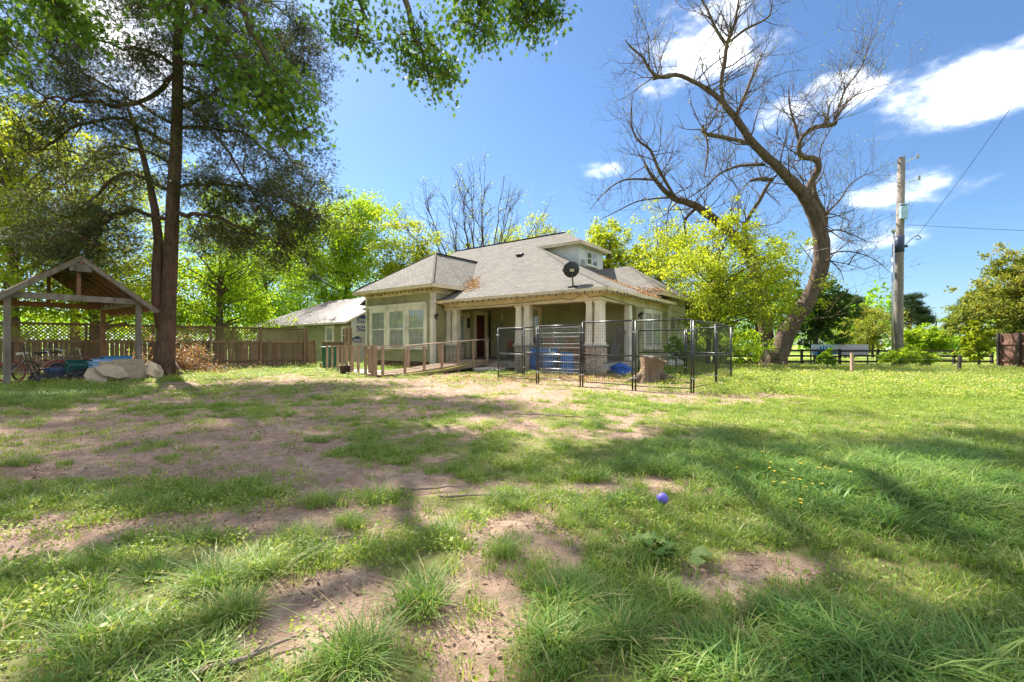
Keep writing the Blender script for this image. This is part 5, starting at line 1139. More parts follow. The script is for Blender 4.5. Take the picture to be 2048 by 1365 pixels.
for s in (-1, 1): b = MB(); b.lathe([(.10, -.02), (.10, .02)], (s*.22, .24, .1), 14, rot=Matrix.Rotation(R(90), 3, 'Y')); b.build('wheel', M['blackp'], bn)
b = MB()
for z in (.04, .13, .22): b.box((0, 0, z), (.42, .2, .082))
o = b.build('block_stack', M['brick_red'], bevel=.006); o.location = on(P(648, 732, 21.6)); o.rotation_euler = (0, 0, H_ANG); tag(o, 'small stack of pale red bricks by the outbuilding wall', 'brick stack')
# ------------------------------------------------------------------ on and below the porch
def barrel(label, x, y, z, s=1, mat='blue_barrel'):
    root = empty('barrel', hw(x, y, z), label, 'barrel', 0, 'blue barrels by the porch'); b = MB(); b.lathe([(.25*s, 0), (.28*s, .04), (.285*s, .3), (.30*s, .33), (.30*s, .37), (.285*s, .4), (.285*s, .6), (.30*s, .63), (.30*s, .67), (.285*s, .7), (.27*s, .92), (.24*s, .96), (.24*s, .93)], n=26); b.build('body', M[mat], root, True)
    for a in (.6, 3.6): c = MB(); c.lathe([(.03, .93), (.03, .975)], (.14*math.cos(a), .14*math.sin(a), 0), 8); c.build('bung', M['blackp'], root)
barrel('blue plastic barrel standing behind the gate panel nearest the middle pier', -2.55, -.42, 0); barrel('blue plastic barrel in the middle behind the gate panel', -1.85, -.55, 0); barrel('short blue barrel tucked beside the corner pier', -1.15, -.5, -.15, .9)
def chair(label, x, y, rz, mat):
    root = empty('chair', hw(x, y, .445), label, 'chair', H_ANG+rz, 'wooden chairs on the porch')
    for sx in (-.2, .2):
        b = MB(); b.box((sx, -.2, .22), (.045, .045, .44)); b.build('leg', M[mat], root); b = MB(); b.bar((sx, .2, 0), (sx, .27, 1.02), .045, .045, (0, 1, 0)); b.build('leg', M[mat], root)
    b = MB(); b.box((0, 0, .455), (.48, .46, .04)); b.build('seat', M[mat], root, bevel=.008)
    b = MB()
    for z in (.66, .80, .94): b.box((0, .235+z*.02, z), (.40, .02, .09))
    b.build('backrest', M[mat], root)
chair('orange wooden chair on the porch left of the other chairs', -3.1, 1.2, .3, 'orange_wood'); chair('orange wooden chair in the middle of the porch', -2.3, 1.4, -.2, 'orange_wood'); chair('orange wooden chair on the porch beside the corner pier', -1.45, 1.2, .15, 'orange_wood'); chair('brown wooden chair under the curtained porch window', -4.4, 2.4, .6, 'dark_brown')
dk = empty('chest', hw(-2.2, 2.6, .445), 'dark brown wooden chest against the porch back wall', 'chest', H_ANG); b = MB(); b.box((0, 0, .38), (1.3, .5, .7)); b.build('body', M['dark_brown'], dk, bevel=.01); b = MB(); b.box((0, 0, .76), (1.36, .56, .05)); b.build('top', M['orange_wood'], dk, bevel=.01)
for z in (.25, .52): b = MB(); b.box((0, -.262, z), (1.2, .02, .22)); b.build('drawer', M['orange_wood'], dk)
pt = empty('plant_pot', hw(-5.2, 1.3, .445), 'terracotta orange pot on a dark stand behind the middle pier', 'pot'); b = MB(); b.lathe([(.13, .5), (.19, .78), (.21, .79), (.21, .84), (.17, .84)], n=16); b.build('pot', M['orange_wood'], pt, True); b = MB(); b.box((0, 0, .25), (.36, .36, .5)); b.build('stand', M['dark_brown'], pt)
wc = empty('wind_chime', hw(-6.98, 2.9, 2.18), 'white wind chime hanging under the porch ceiling by the door', 'wind chime'); b = MB(); b.lathe([(.07, .48), (.07, .5)], n=12); b.tube([(0, 0, .5), (0, 0, .78)], .004, 4); b.build('top_plate', M['white'], wc)
for k in range(5): a = k*1.257; b = MB(); b.tube([(.055*math.cos(a), .055*math.sin(a), .47), (.055*math.cos(a), .055*math.sin(a), .08+.05*k)], .013, 6); b.build('chime_tube', M['white'], wc)
for k, (x, lab) in enumerate(((-.62, 'weathered wide board leaning on the porch wall'), (-.42, 'narrow weathered board leaning beside the wide one'))):
    b = MB(); b.bar((0, 0, 0), (.18, .5, 1.45-.2*k), .22-.06*k, .03, (0, 1, 0)); o = b.build('plank', M['wood_grey']); o.location = hw(x, 2.1, .445); o.rotation_euler = (0, 0, H_ANG); tag(o, lab, 'plank')
blobby('tarp', 'bright blue tarp bunched on the ground beside the corner pier', 'tarp', hw(.35, .95), (.75, .5, .42), 'blue_tarp', 8, H_ANG, .05, .5)
# stump
st = P(1300, 768, 13.3); stp = empty('tree_stump', (st.x, st.y, gnd(st.x, st.y)), 'tall rough cut tree stump standing inside the wire pen', 'stump'); b = MB(); n = 30; prof = [(.54, -.1), (.44, .06), (.34, .2), (.295, .42), (.32, .58), (.36, .68)]
vs = []
for i_, (r0, z) in enumerate(prof):
    for k in range(n):
        a = 2*math.pi*k/n; lob = 1+.13*math.sin(a*5+1)*(1-.4*i_/5)+.14*math.sin(a*2+.4)+.07*math.sin(a*11+i_*.5)+.10*(float(vnoise(a*2.2+5, z*4, 3))-.5)
        vs.append((r0*.92*lob*math.cos(a)*1.08-.10*(z/.7)*0+.12*z, r0*.92*lob*math.sin(a), z+(.09*math.cos(a+2.6)+.05*math.sin(a*7) if i_ == 5 else 0)))
b.add(vs, [(i_*n+k, i_*n+(k+1) % n, (i_+1)*n+(k+1) % n, (i_+1)*n+k) for i_ in range(5) for k in range(n)]); b.build('trunk', M['stump'], stp, True)
b = MB(); b.add(vs[-n:], [tuple(range(n))]); b.build('cut_face', M['wood_new'], stp)
b = MB(); b.tube([(.3, -.1, .15), (.75, -.3, .04), (1.15, -.5, -.03)], [.13, .09, .03], 7); b.build('root', M['stump'], stp, True); b = MB(); b.tube([(-.3, -.1, .15), (-.6, -.25, .05), (-.9, -.3, -.04)], [.15, .11, .04], 7); b.build('root', M['stump'], stp, True)

# ------------------------------------------------------------------ wire pen panels
PH = 1.63
def panel(a, b, label, gate=False, top=PH):
    a, b = Vector((*a, 0)), Vector((*b, 0)); L = (b-a).length; ang = math.atan2(b.y-a.y, b.x-a.x); root = empty('pen_panel', (a.x, a.y, gnd(*((a+b)/2)[:2])), label, 'pen panel', ang, 'wire pen panels')
    i0, i1 = .04, L-.04
    for x in (i0, i1):
        t_ = MB(); t_.tube([(x, 0, -.03), (x, 0, top)], .021, 8); t_.build('upright', M['black'], root, True)
    for z in ((.10, .82, top) if not gate else (.12, .34, .42, .62, .82, 1.02, 1.12, 1.32, 1.42, 1.58, top)):
        t_ = MB(); t_.tube([(i0, 0, z), (i1, 0, z)], .019 if z in (.82, top) else .012, 8); t_.build('rail', M['black'] if z == top else M['steel' if gate else 'black'], root, True)
    if gate: t_ = MB(); t_.tube([(L*.52, .02, .12), (L*.52, .02, top)], .014, 6); t_.build('upright', M['black'], root); t_ = MB(); t_.bar((L*.3, -.03, .88), (L*.3+.22, -.03, .88), .02, .03); t_.box((L*.3+.02, -.04, .93), (.03, .03, .12)); t_.build('latch', M['steel'], root)
    w = MB(); s = .0018
    x = i0+.06
    while x < i1-.02: w.bar((x, 0, .1), (x, 0, top), s*2, s*2); x += .062
    z = .16
    while z < top-.03: w.bar((i0, .003, z), (i1, .003, z), s*2, s*2, (0, 0, 1)); z += .075
    w.build('wire_mesh', M['steel' if gate else 'black'], root)['kind'] = 'stuff'
    for z in (.30, 1.42): c = MB(); c.box((i0-.03, -.0, z), (.12, .06, .035)); c.build('clamp', M['steel'], root, bevel=.008)
KP = [G(995, 758), G(1075, 766), G(1163, 772), G(1268, 780), G(1386, 786), G(1432, 776), G(1463, 764)]
names = ['black wire pen panel at the ramp end of the pen', 'barred gate panel of the pen in front of the blue barrels', 'wire pen panel in front of the corner pier', 'wire pen panel in front of the stump', 'short wire pen panel turning away beside the stump', 'wire pen panel at the far end of the pen']
for k in range(6): panel(KP[k][:2], KP[k+1][:2], names[k], k == 1, PH+(.06 if k in (2, 3) else 0))
B1 = G(1046, 752); B2 = Vector((1.55, 16.3, 0)); panel(KP[0][:2], B1[:2], 'wire pen panel running back from the ramp end'); panel(B1[:2], B2[:2], 'wire pen panel at the back behind the barred gate')
B3 = G(1372, 752); B4 = Vector((4.7, 17.0, 0)); panel(KP[6][:2], B3[:2], 'back wire pen panel near the side wall end'); panel(B3[:2], B4[:2], 'back wire pen panel in front of the side windows')

# ------------------------------------------------------------------ right side: rails, wire fence, poles, banner, red fence
rf0, rf1 = P(1452, 700, 29.5), P(1985, 700, 29.5)
rail = empty('rail_fence', (rf0.x, 29.5, gnd(rf0.x, 29.5)), 'dark three rail fence along the road side', 'fence'); RLn = rf1.x-rf0.x
for k in range(8): x = RLn*k/7; b = MB(); b.box((x, .05, .55), (.12, .12, 1.2)); b.build('post', M['dark_rail'], rail)
for z in (.36, .70, 1.04):
    for k in range(7): b = MB(); b.bar((RLn*k/7-.06, -.03, z+random.uniform(-.03, .03)), (RLn*(k+1)/7+.06, -.03, z+random.uniform(-.03, .03)), .035, .13); b.build('rail', M['dark_rail'], rail)
bz = P(1622, 710, 29.75); bn_ = empty('banner', (bz.x, bz.y, bz.z), 'long pale lavender and blue banner stretched behind the rail fence', 'banner')
BW, BH = (1737-1622)/F_PX*29.75, 20.5/F_PX*29.75
b = MB(); b.bx(BW*.48, BW, 0, .02, 0, BH); b.build('panel', M['lavender'], bn_); b = MB(); b.bx(0, BW*.48-.01, 0, .02, 0, BH); b.build('panel', M['banner'], bn_)
for cx, sc in ((.13, -1), (.36, 1)):
    for k in range(5):
        a = R(90+sc*(-10-k*26)+20*sc); L = BH*(.95-.08*k); c0 = Vector((BW*cx-sc*.25, -.005, .03)); d_ = Vector((math.cos(a), 0, max(.05, math.sin(a)))); n_ = Vector((-d_.z, 0, d_.x))
        b = MB(); b.prism([c0, c0+d_*L*.5+n_*.10, c0+d_*L, c0+d_*L*.5-n_*.10], (0, -.003, 0)); b.build('printed_leaf', M['banner_blue'], bn_)
b = MB(); b.bx(BW*.05, BW*.44, -.006, 0, .02, BH*.22); b.build('printed_band', M['banner_blue'], bn_)
for x in (.02, BW-.02): b = MB(); b.box((x, .05, BH/2-.35), (.07, .05, BH+1.0)); b.build('post', M['dark_rail'], bn_)
tr0 = P(1472, 712, 31); trl = empty('trailer', (tr0.x, tr0.y, gnd(tr0.x, tr0.y)), 'grey boxy utility trailer parked behind the rail fence near the bare tree', 'trailer')
b = MB(); b.bx(0, 1.3, 0, 1.6, .55, 1.30); b.build('body', M['steel'], trl, bevel=.03); b = MB(); b.bx(-.03, 1.33, -.02, 1.62, 1.305, 1.36); b.build('lid', M['pale_blue'], trl, bevel=.02); b = MB(); b.bx(1.31, 1.4, 0, .09, .1, 1.36); b.build('post', M['wood_grey'], trl)
for x in (.3, 1.0): b = MB(); b.lathe([(.08, -.07), (.26, -.06), (.27, 0), (.26, .06), (.08, .07)], (x, -.08, .28), 18, rot=Matrix.Rotation(R(90), 3, 'X')); b.build('wheel', M['blackp'], trl, True)
wp = [G(1531, 741), G(1704, 752), G(1917, 747)]; wfn = empty('wire_fence', on(wp[0]), 'low sagging wire fence on three short posts in the weeds', 'fence')
o_ = on(wp[0]); tops = []
for k, p in enumerate(wp):
    q_ = on(p)-o_; b = MB(); b.bar(q_+Vector((0, 0, -.1)), q_+Vector((.06*(k == 2), 0, (.92, .80, .66)[k])), .09, .09, (0, 1, 0)); b.build('post', M['wood_new' if k < 2 else 'dark_rail'], wfn); tops.append(q_)
w = MB()
for a, c in zip(tops[:-1], tops[1:]):
    for z in (.25, .45, .62): w.tube(curve(a+Vector((0, 0, z)), c+Vector((0, 0, z-.05)), (0, 0, -.12), 8), .004, 4, False)
w.build('wires', M['steel'], wfn)['kind'] = 'stuff'
# utility pole and riser, wires
UD = 21.5; ub = P(1797, 735, UD); ub.z = gnd(ub.x, ub.y)
up_ = empty('utility_pole', ub, 'tall weathered wooden utility pole with a transformer box and black band', 'pole'); uz = lambda py: CAM_H+(HOR-py)/F_PX*UD-ub.z; ux = lambda px: (px-1024)/F_PX*UD-ub.x
b = MB(); b.tube([(0, 0, -.3), (0, 0, 2), (.04, 0, 5), (ux(1803), 0, uz(316))], [.195, .18, .165, .145], 14); b.build('shaft', M['wood_grey'], up_, True)
b = MB(); b.tube([(.045, 0, uz(505)), (.05, 0, uz(472))], .186, 14); b.build('band', M['navy'], up_, True)
b = MB(); b.box((ux(1800), -.2, uz(428)), (.34, .16, .60)); b.box((ux(1800), -.2, uz(412)), (.38, .18, .06)); b.build('transformer_box', M['pale_blue'], up_, bevel=.03)
for p0, p1 in (((1808, 326), (1832, 315)), ((1808, 368), (1835, 358))):
    b = MB(); b.tube([(ux(p0[0]), 0, uz(p0[1])), (ux(p1[0]), -.1, uz(p1[1]))], .022, 6); a_ = b.build('arm', M['steel'], up_); c = MB(); c.lathe([(.03, -.10), (.055, -.08), (.03, -.03), (.055, .0), (.03, .04), (.055, .07), (.02, .12)], (ux(p1[0]), -.1, uz(p1[1])), 8); c.build('insulator', M['concrete'], a_, True)
b = MB(); b.tube([(ux(1803), 0, uz(326)), (ux(1785), 0, uz(328))], .02, 6); b.build('arm', M['steel'], up_)
b = MB(); b.tube(curve((.2, -.1, uz(494)), (ux(1832), -.1, uz(472)), (.05, 0, .2), 6)+curve((ux(1832), -.1, uz(472)), (ux(1828), -.1, uz(480)), (.35, 0, -.1), 6), .018, 5); b.box((.24, -.1, uz(494)), (.16, .1, .1)); b.build('drip_loop', M['blackp'], up_)
rb = P(1785, 735, UD-.25); rb.z = gnd(rb.x, rb.y); ris = empty('conduit_mast', rb, 'slim galvanised conduit mast standing beside the utility pole', 'mast'); b = MB(); b.tube([(0, 0, -.2), (.0, 0, 3), (.05, 0, CAM_H+(HOR-468)/F_PX*UD-rb.z)], .05, 8); b.build('pipe', M['steel'], ris, True); b = MB(); b.lathe([(.05, 0), (.09, .04), (.08, .14), (.02, .18)], (.05, 0, CAM_H+(HOR-468)/F_PX*UD-rb.z), 10); b.build('weather_cap', M['steel'], ris, True)
def wire(label, pts, rad=.012): b = MB(); b.tube(pts, rad, 5); tag(b.build('power_line', M['blackp']), label, 'power line')
wire('thin power line rising from the pole toward the upper right', curve(P(1832, 475, UD), P(2260, -140, 12.5), (0, 0, -.5), 12), .008)
wire('level power line leaving the pole toward the russet trees', curve(P(1812, 450, UD), P(2400, 474, 20), (0, 0, -.1), 10), .009)
wire('thin line from the pole to the bare tree side', curve(P(1785, 465, UD), P(1300, 690, 40)+Vector((0, 0, 6)), (0, 0, -.8), 10), .007)
# red plank fence at the right
ra, rb_ = P(1992, 738, 22.0), P(2140, 744, 18.5); ra.z = rb_.z = 0; rt = rb_-ra; RL2 = rt.length; rang = math.atan2(rt.y, rt.x)
red = empty('plank_fence', (ra.x, ra.y, gnd(ra.x, ra.y)), 'red brown plank privacy fence at the edge of the russet trees', 'fence', rang); pkr = share(MB().box((0, 0, 0), (.138, .018, 1.72)), 'plank', M['wood_red']); x = .07
while x < RL2: inst('plank', pkr, red, (x, .03, .87+random.uniform(-.02, .02)), (0, random.uniform(-.01, .01), 0)); x += .146
for z in (.45, 1.25): b = MB(); b.bx(0, RL2, -.03, .012, z-.045, z+.045); b.build('rail', M['wood_red'], red)
for k in range(int(RL2/1.1)+1): b = MB(); b.box((.25+k*1.1, -.08, .85), (.1, .1, 1.8)); b.build('post', M['dark_rail'], red)
# far white houses, road sign, far poles
def far_house(label, px, d, w, h, rise):
    b0 = P(px, 690, d); root = empty('far_house', (b0.x, b0.y, -.4), label, 'house', .25, 'far white houses'); b = MB(); b.bx(-w/2, w/2, 0, 7, 0, h); b.build('wall', M['siding_white'], root)
    b = MB(); b.prism([(-w/2-.4, -.4, h), (-w/2-.4, 7.4, h), (-w/2-.4, 3.5, h+rise)], (w+.8, 0, 0)); b.build('roof', M['shingle'] if False else M['concrete'], root)
    for x in (-w*.28, w*.22): c = MB(); c.bx(x-.5, x+.5, -.04, 0, 1.0, 2.2); wo = c.build('window', M['white'], root); g_ = MB(); g_.bx(x-.42, x+.42, -.06, -.045, 1.08, 2.12); g_.build('pane', M['dark_room'], wo)
far_house('white far house beyond the road right of the pole', 1910, 84, 6.5, 2.6, 1.3); far_house('small pale far house left of the white one', 1862, 92, 5, 2.6, 1.3)
sgn = empty('road_sign', P(1880, 702, 60), 'orange diamond road sign across the road', 'sign'); b = MB(); b.box((0, 0, 0), (.9, .03, .9), Matrix.Rotation(R(45), 3, 'Y')); b.v = [(x, y, z+1.2) for x, y, z in b.v]; b.build('plate', M['orange_sign'], sgn); b = MB(); b.box((0, .05, .2), (.07, .05, 2.2)); b.build('post', M['steel'], sgn)
for px, top, d, lab in ((1872, 640, 85, 'thin far utility pole above the orange sign'), (1708, 655, 70, 'far utility pole among the roadside bushes'), (1723, 640, 64, 'far pole with a crossarm behind the yellow bush'), (1920, 655, 70, 'far pole in front of the white house')):
    q_ = P(px, 690, d); root = empty('utility_pole', (q_.x, q_.y, -.4), lab, 'pole', 0, 'far utility poles'); h = (HOR-top)/F_PX*d+CAM_H+.4; b = MB(); b.tube([(0, 0, 0), (0, 0, h)], [.14, .1], 8); b.build('shaft', M['dark_rail'], root); b = MB(); b.box((0, 0, h-.35), (1.8, .1, .12)); b.build('crossarm', M['dark_rail'], root)

# ------------------------------------------------------------------ small things on the lawn
bl = G(1325, 1010); b = MB(); b.lathe([(max(.001, .038*math.sin(math.pi*k/12)), .038*(1-math.cos(math.pi*k/12))) for k in range(13)], n=20, cap=False); o = b.build('ball', M['purple'], None, True); o.location = on(bl, .015); tag(o, 'small purple ball lying in the grass', 'ball')
for k, (px, py) in enumerate(((1465, 965), (1532, 930), (1548, 938), (1576, 952), (1598, 957), (1536, 967), (1557, 962), (1632, 950), (1655, 952), (1670, 960), (1604, 978), (1590, 988), (1614, 988), (1635, 992), (1622, 1003), (1602, 1024), (1606, 1042), (1700, 975), (1560, 985), (1540, 980))):
    q_ = G(px, py+22); z = random.uniform(.12, .2); root = empty('flower', on(q_), 'small yellow flower standing in the long grass', 'flower', 0, 'yellow flowers in the long grass'); b = MB(); lx_ = random.uniform(-.04, .04); b.tube([(0, 0, 0), (lx_*.4, 0, z*.6), (lx_, 0, z)], .0016, 4); b.build('stem', M['lf_broad'], root)
    for j in range(5): a = j*1.257; b = MB(); c0 = Vector((lx_, 0, z)); d_ = Vector((math.cos(a), math.sin(a), .35)).normalized(); s_ = Vector((-math.sin(a), math.cos(a), 0)); b.add([c0, c0+d_*.007+s_*.005, c0+d_*.013, c0+d_*.007-s_*.005], [(0, 1, 2, 3)]); b.build('petal', M['yellow'], root)
# broad leaved weed
bw = G(1300, 1110); wd = empty('broadleaf_weed', on(bw), 'flattened broad leaved weed on a bare patch', 'weed'); rr = random.Random(4)
for k in range(24):
    px, py = rr.choice(((1250, 1075), (1270, 1085), (1290, 1090), (1305, 1100), (1325, 1105), (1345, 1115), (1365, 1120), (1310, 1080))); c0 = on(G(px+rr.uniform(-22, 22), py+rr.uniform(-8, 14)))-on(bw); a = rr.uniform(0, 6.28); L = rr.uniform(.05, .10); n = 7; vs = []; c0.z += rr.uniform(.005, .05)
    d_ = Vector((math.cos(a), math.sin(a), rr.uniform(-.1, .4))).normalized(); s_ = d_.cross(Vector((rr.uniform(-.4, .4), rr.uniform(-.4, .4), 1))).normalized(); u_ = s_.cross(d_)
    for i_ in range(n):
        f = i_/(n-1); wdt = L*.42*math.sin(math.pi*(f*.85+.1))*(1+.12*(-1)**i_); mid_ = c0+d_*L*f+u_*(L*.25*math.sin(f*3)); vs += [mid_-s_*wdt+u_*(.012*math.sin(i_*2.3)), mid_-u_*.006, mid_+s_*wdt+u_*(.012*math.cos(i_*2.9))]
    b = MB(); b.add(vs, [(i_*3+j, i_*3+j+1, i_*3+j+4, i_*3+j+3) for i_ in range(n-1) for j in range(2)]); o = b.build('leaf', M['lf_broad'], wd, True); fattr(o.data, 'rnd', np.full(len(o.data.vertices), rr.random()))
for k, (px, py, L, a, lab) in enumerate(((490, 1335, .35, .6, 'curved dead stick on the bare patch in the foreground'), (870, 975, .5, .2, 'dead stick lying beside the worn grass'), (1080, 832, 1.1, .1, 'long thin dead branch on the worn earth'), (670, 1087, .18, .2, 'short dark stick on the bare earth'), (500, 795, .6, 2.9, 'pale dead branch near the far edge of the lawn'), (1150, 838, .9, -.2, 'forked dead branch beside the long thin one'), (930, 993, .4, .1, 'dead twig in front of the thick tuft'))):
    q_ = on(G(px, py), .012); b = MB(); rr = random.Random(k); pts = [Vector((math.cos(a)*L*(f-.5)+rr.uniform(-.03, .03)*L*2, math.sin(a)*L*(f-.5)+rr.uniform(-.03, .03)*L*2, rr.uniform(0, .02))) for f in (0, .25, .5, .75, 1)]; b.tube(pts, [.011, .010, .009, .007, .003], 6); b.tube([pts[2], pts[2]+Vector((L*.1, L*.16, .02))], [.006, .002], 5); o = b.build('fallen_stick', M['stick'], None, True); o.location = q_; tag(o, lab, 'stick')

# ------------------------------------------------------------------ grass, weeds, litter
def tuft(name, n, h, spread, width, arch, mat, seed, segs=3):
    rg = np.random.default_rng(seed); V = []; Fs = []; rn = []
    for k in range(n):
        a = rg.uniform(0, 6.28); r0 = spread*rg.random()**.6; bx, by = r0*math.cos(a), r0*math.sin(a); d = rg.uniform(0, 6.28) if rg.random() < .35 else a+rg.normal(0, .6); L = h*rg.uniform(.55, 1.15); ar = arch*rg.uniform(.4, 1.5); w = width*rg.uniform(.7, 1.3); sx, sy = -math.sin(d), math.cos(d); b = len(V); v_ = rg.random()
        for s in range(segs):
            f = s/segs; out_ = L*ar*f*f; z = L*f*(1-.35*ar*f); ww = w*(1-f*.75)
            V += [(bx+math.cos(d)*out_-sx*ww, by+math.sin(d)*out_-sy*ww, z-.01), (bx+math.cos(d)*out_+sx*ww, by+math.sin(d)*out_+sy*ww, z-.01)]; rn += [v_, v_]
        out_ = L*ar; V.append((bx+math.cos(d)*out_, by+math.sin(d)*out_, L*(1-.35*ar)-.01)); rn.append(v_)
        Fs += [(b+2*s, b+2*s+1, b+2*s+3, b+2*s+2) for s in range(segs-1)]+[(b+2*segs-2, b+2*segs-1, b+2*segs)]
    me = bpy.data.meshes.new(name); me.from_pydata(V, [], Fs); fattr(me, 'rnd', rn); me.materials.append(mat); return bpy.data.objects.new(name, me)
def weedclump(name, n, h, spread, leaf, mat, seed):
    rg = np.random.default_rng(seed); p = rg.normal(size=(n, 3))*(spread, spread, 0); p[:, 2] = rg.random(n)**.8*h*(1-.5*np.minimum(1, np.hypot(p[:, 0], p[:, 1])/spread/2)); tip = rg.normal(size=(n, 3))+(0, 0, .3); t = unit(tip); nn = rg.normal(size=(n, 3))*.6+(0, 0, 1.2); b = unit(np.cross(t, nn)); nn = np.cross(b, t); T, Fc = RHOMB; sz = (leaf*rg.uniform(.6, 1.3, n))[:, None, None]
    V = p[:, None, :]+sz*(T[None, :, 0:1]*1.3*b[:, None, :]+T[None, :, 1:2]*t[:, None, :]+T[None, :, 2:3]*nn[:, None, :]); me = np_mesh(name, V.reshape(-1, 3), (Fc[None]+(np.arange(n)*4)[:, None, None]).reshape(-1, 3)); fattr(me, 'rnd', np.repeat(rg.random(n), 4)); me.materials.append(mat); return bpy.data.objects.new(name, me)
def scatter(name, label, cat, protos, pts, yaw, tilt, scl, idx):
    coll = bpy.data.collections.new(name+'_kinds')
    for k, o in enumerate(protos): o.name = '%02d_%s' % (k, name); coll.objects.link(o)
    me = bpy.data.meshes.new(name); me.vertices.add(len(pts)); me.vertices.foreach_set('co', np.ascontiguousarray(pts, np.float32).ravel()); me.update()
    rot = np.stack([tilt[:, 0], tilt[:, 1], yaw], 1)
    a = me.attributes.new('rot', 'FLOAT_VECTOR', 'POINT'); a.data.foreach_set('vector', rot.astype(np.float32).ravel())
    a = me.attributes.new('scl', 'FLOAT_VECTOR', 'POINT'); a.data.foreach_set('vector', scl.astype(np.float32).ravel())
    a = me.attributes.new('idx', 'INT', 'POINT'); a.data.foreach_set('value', idx.astype(np.int32))
    o = link(name, me, None); tag(o, label, cat, kind='stuff')
    ng = bpy.data.node_groups.new(name, 'GeometryNodeTree'); ng.interface.new_socket('Geometry', in_out='INPUT', socket_type='NodeSocketGeometry'); ng.interface.new_socket('Geometry', in_out='OUTPUT', socket_type='NodeSocketGeometry')
    N = ng.nodes.new; L = ng.links.new; gi, go, ip, ci = N('NodeGroupInput'), N('NodeGroupOutput'), N('GeometryNodeInstanceOnPoints'), N('GeometryNodeCollectionInfo')
    ci.inputs['Collection'].default_value = coll; ci.inputs['Separate Children'].default_value = True; ci.inputs['Reset Children'].default_value = True
    def at(nm, ty): n = N('GeometryNodeInputNamedAttribute'); n.data_type = ty; n.inputs['Name'].default_value = nm; return n.outputs['Attribute']
    L(gi.outputs[0], ip.inputs['Points']); L(ci.outputs[0], ip.inputs['Instance']); ip.inputs['Pick Instance'].default_value = True
    L(at('idx', 'INT'), ip.inputs['Instance Index']); L(at('rot', 'FLOAT_VECTOR'), ip.inputs['Rotation']); L(at('scl', 'FLOAT_VECTOR'), ip.inputs['Scale']); L(ip.outputs[0], go.inputs[0])
    mo = o.modifiers.new('scatter', 'NODES'); mo.node_group = ng; return o
rg = np.random.default_rng(99)
def field(bands, extra=3.0, k=1.3):
    out_ = []
    for d0, d1, den in bands:
        hw_ = k*d1+extra; n = int(den*2*hw_*(d1-d0)); y = rg.uniform(d0, d1, n); x = rg.uniform(-hw_, hw_, n); ok = np.abs(x) < k*y+extra; out_.append(np.stack([x[ok], y[ok]], 1))
    return np.concatenate(out_)
def clear(p):                                    # keep off the house, porch and ramp
    x, y = p[:, 0]-HO[0], p[:, 1]-HO[1]; lx_, ly_ = x*HC-y*HS, x*HS+y*HC
    hs = (lx_ > -18.5) & (lx_ < .1) & (ly_ > 0) & (ly_ < 17); by = (lx_ > -13.4) & (lx_ < -8.1) & (ly_ > -.75); rp = (lx_ > -6.7) & (lx_ < -5.2) & (ly_ > -5.9) & (ly_ < 0); wk = (lx_ > -10) & (lx_ < -6.2) & (ly_ > -5.0) & (ly_ < -3.7); an = (lx_ > -34) & (lx_ < -16.5) & (ly_ > 1.2) & (ly_ < 9)
    return ~(hs | by | rp | wk | an)
p = field([(.9, 3, 430), (3, 5, 330), (5, 9, 190), (9, 16, 95), (16, 26, 46), (26, 42, 14)]); p = p[clear(p)]
w = worn(p[:, 0], p[:, 1]); lg = longness(p[:, 0], p[:, 1]); px, py = to_px(p[:, 0], p[:, 1])
clump = fbm(p[:, 0]*3.4, p[:, 1]*3.4, 71, 3)
keep = rg.random(len(p)) < np.clip((1-w)*(.14+.35*sm(1050, 1600, px)+.25*lg+1.5*sm(.40, .60, clump))+.30*sm(.50, .62, clump)+.03, 0, 1); p, w, lg, px, py, clump = (a[keep] for a in (p, w, lg, px, py, clump))
n = len(p); d = p[:, 1]; z = gz(p[:, 0], p[:, 1])-.005
G_ = M['grass']; GLm = M['grass_long']; Wm = M['weed']
protos = [tuft('t', 26, .06, .045, .0018, .6, G_, 1), tuft('t', 28, .08, .05, .0022, .75, G_, 2), tuft('t', 22, .105, .05, .0027, .95, G_, 3), tuft('t', 26, .12, .055, .0032, 1.15, GLm, 4), tuft('t', 22, .155, .06, .0042, 1.3, GLm, 5), tuft('t', 20, .195, .065, .005, 1.45, GLm, 6), weedclump('t', 60, .06, .06, .018, Wm, 7), weedclump('t', 110, .12, .10, .024, Wm, 8), weedclump('t', 130, .20, .11, .028, Wm, 9)]
hsel = lg+.9*(clump-.47)+rg.normal(0, .16, n)-.45*w
idx = np.select([hsel > 1.0, hsel > .75, hsel > .45, hsel > .2, hsel > 0], [5, 4, 3, 2, 1], 0)
wz = sm(1150, 1650, px)*sm(860, 760, py)+.25*sm(.55, .7, fbm(p[:, 0]*.6, p[:, 1]*.6, 81, 3)); isw = rg.random(n) < np.clip(wz, .06, .7)
idx = np.where(isw, np.where((py < 800) & (rg.random(n) < .6), np.where(rg.random(n) < .4, 8, 7), 6), idx)
wide = 1+.05*np.clip(d-4, 0, 30)
s = rg.uniform(.75, 1.25, n); scl = np.stack([s*wide, s*wide, s*(1+.012*np.clip(d-6, 0, 25))], 1)
scatter('grass', 'patchy green spring grass and weeds over the worn lawn', 'grass', protos, np.stack([p[:, 0], p[:, 1], z], 1), rg.uniform(0, 6.28, n), rg.normal(0, .10, (n, 2)), scl, idx)
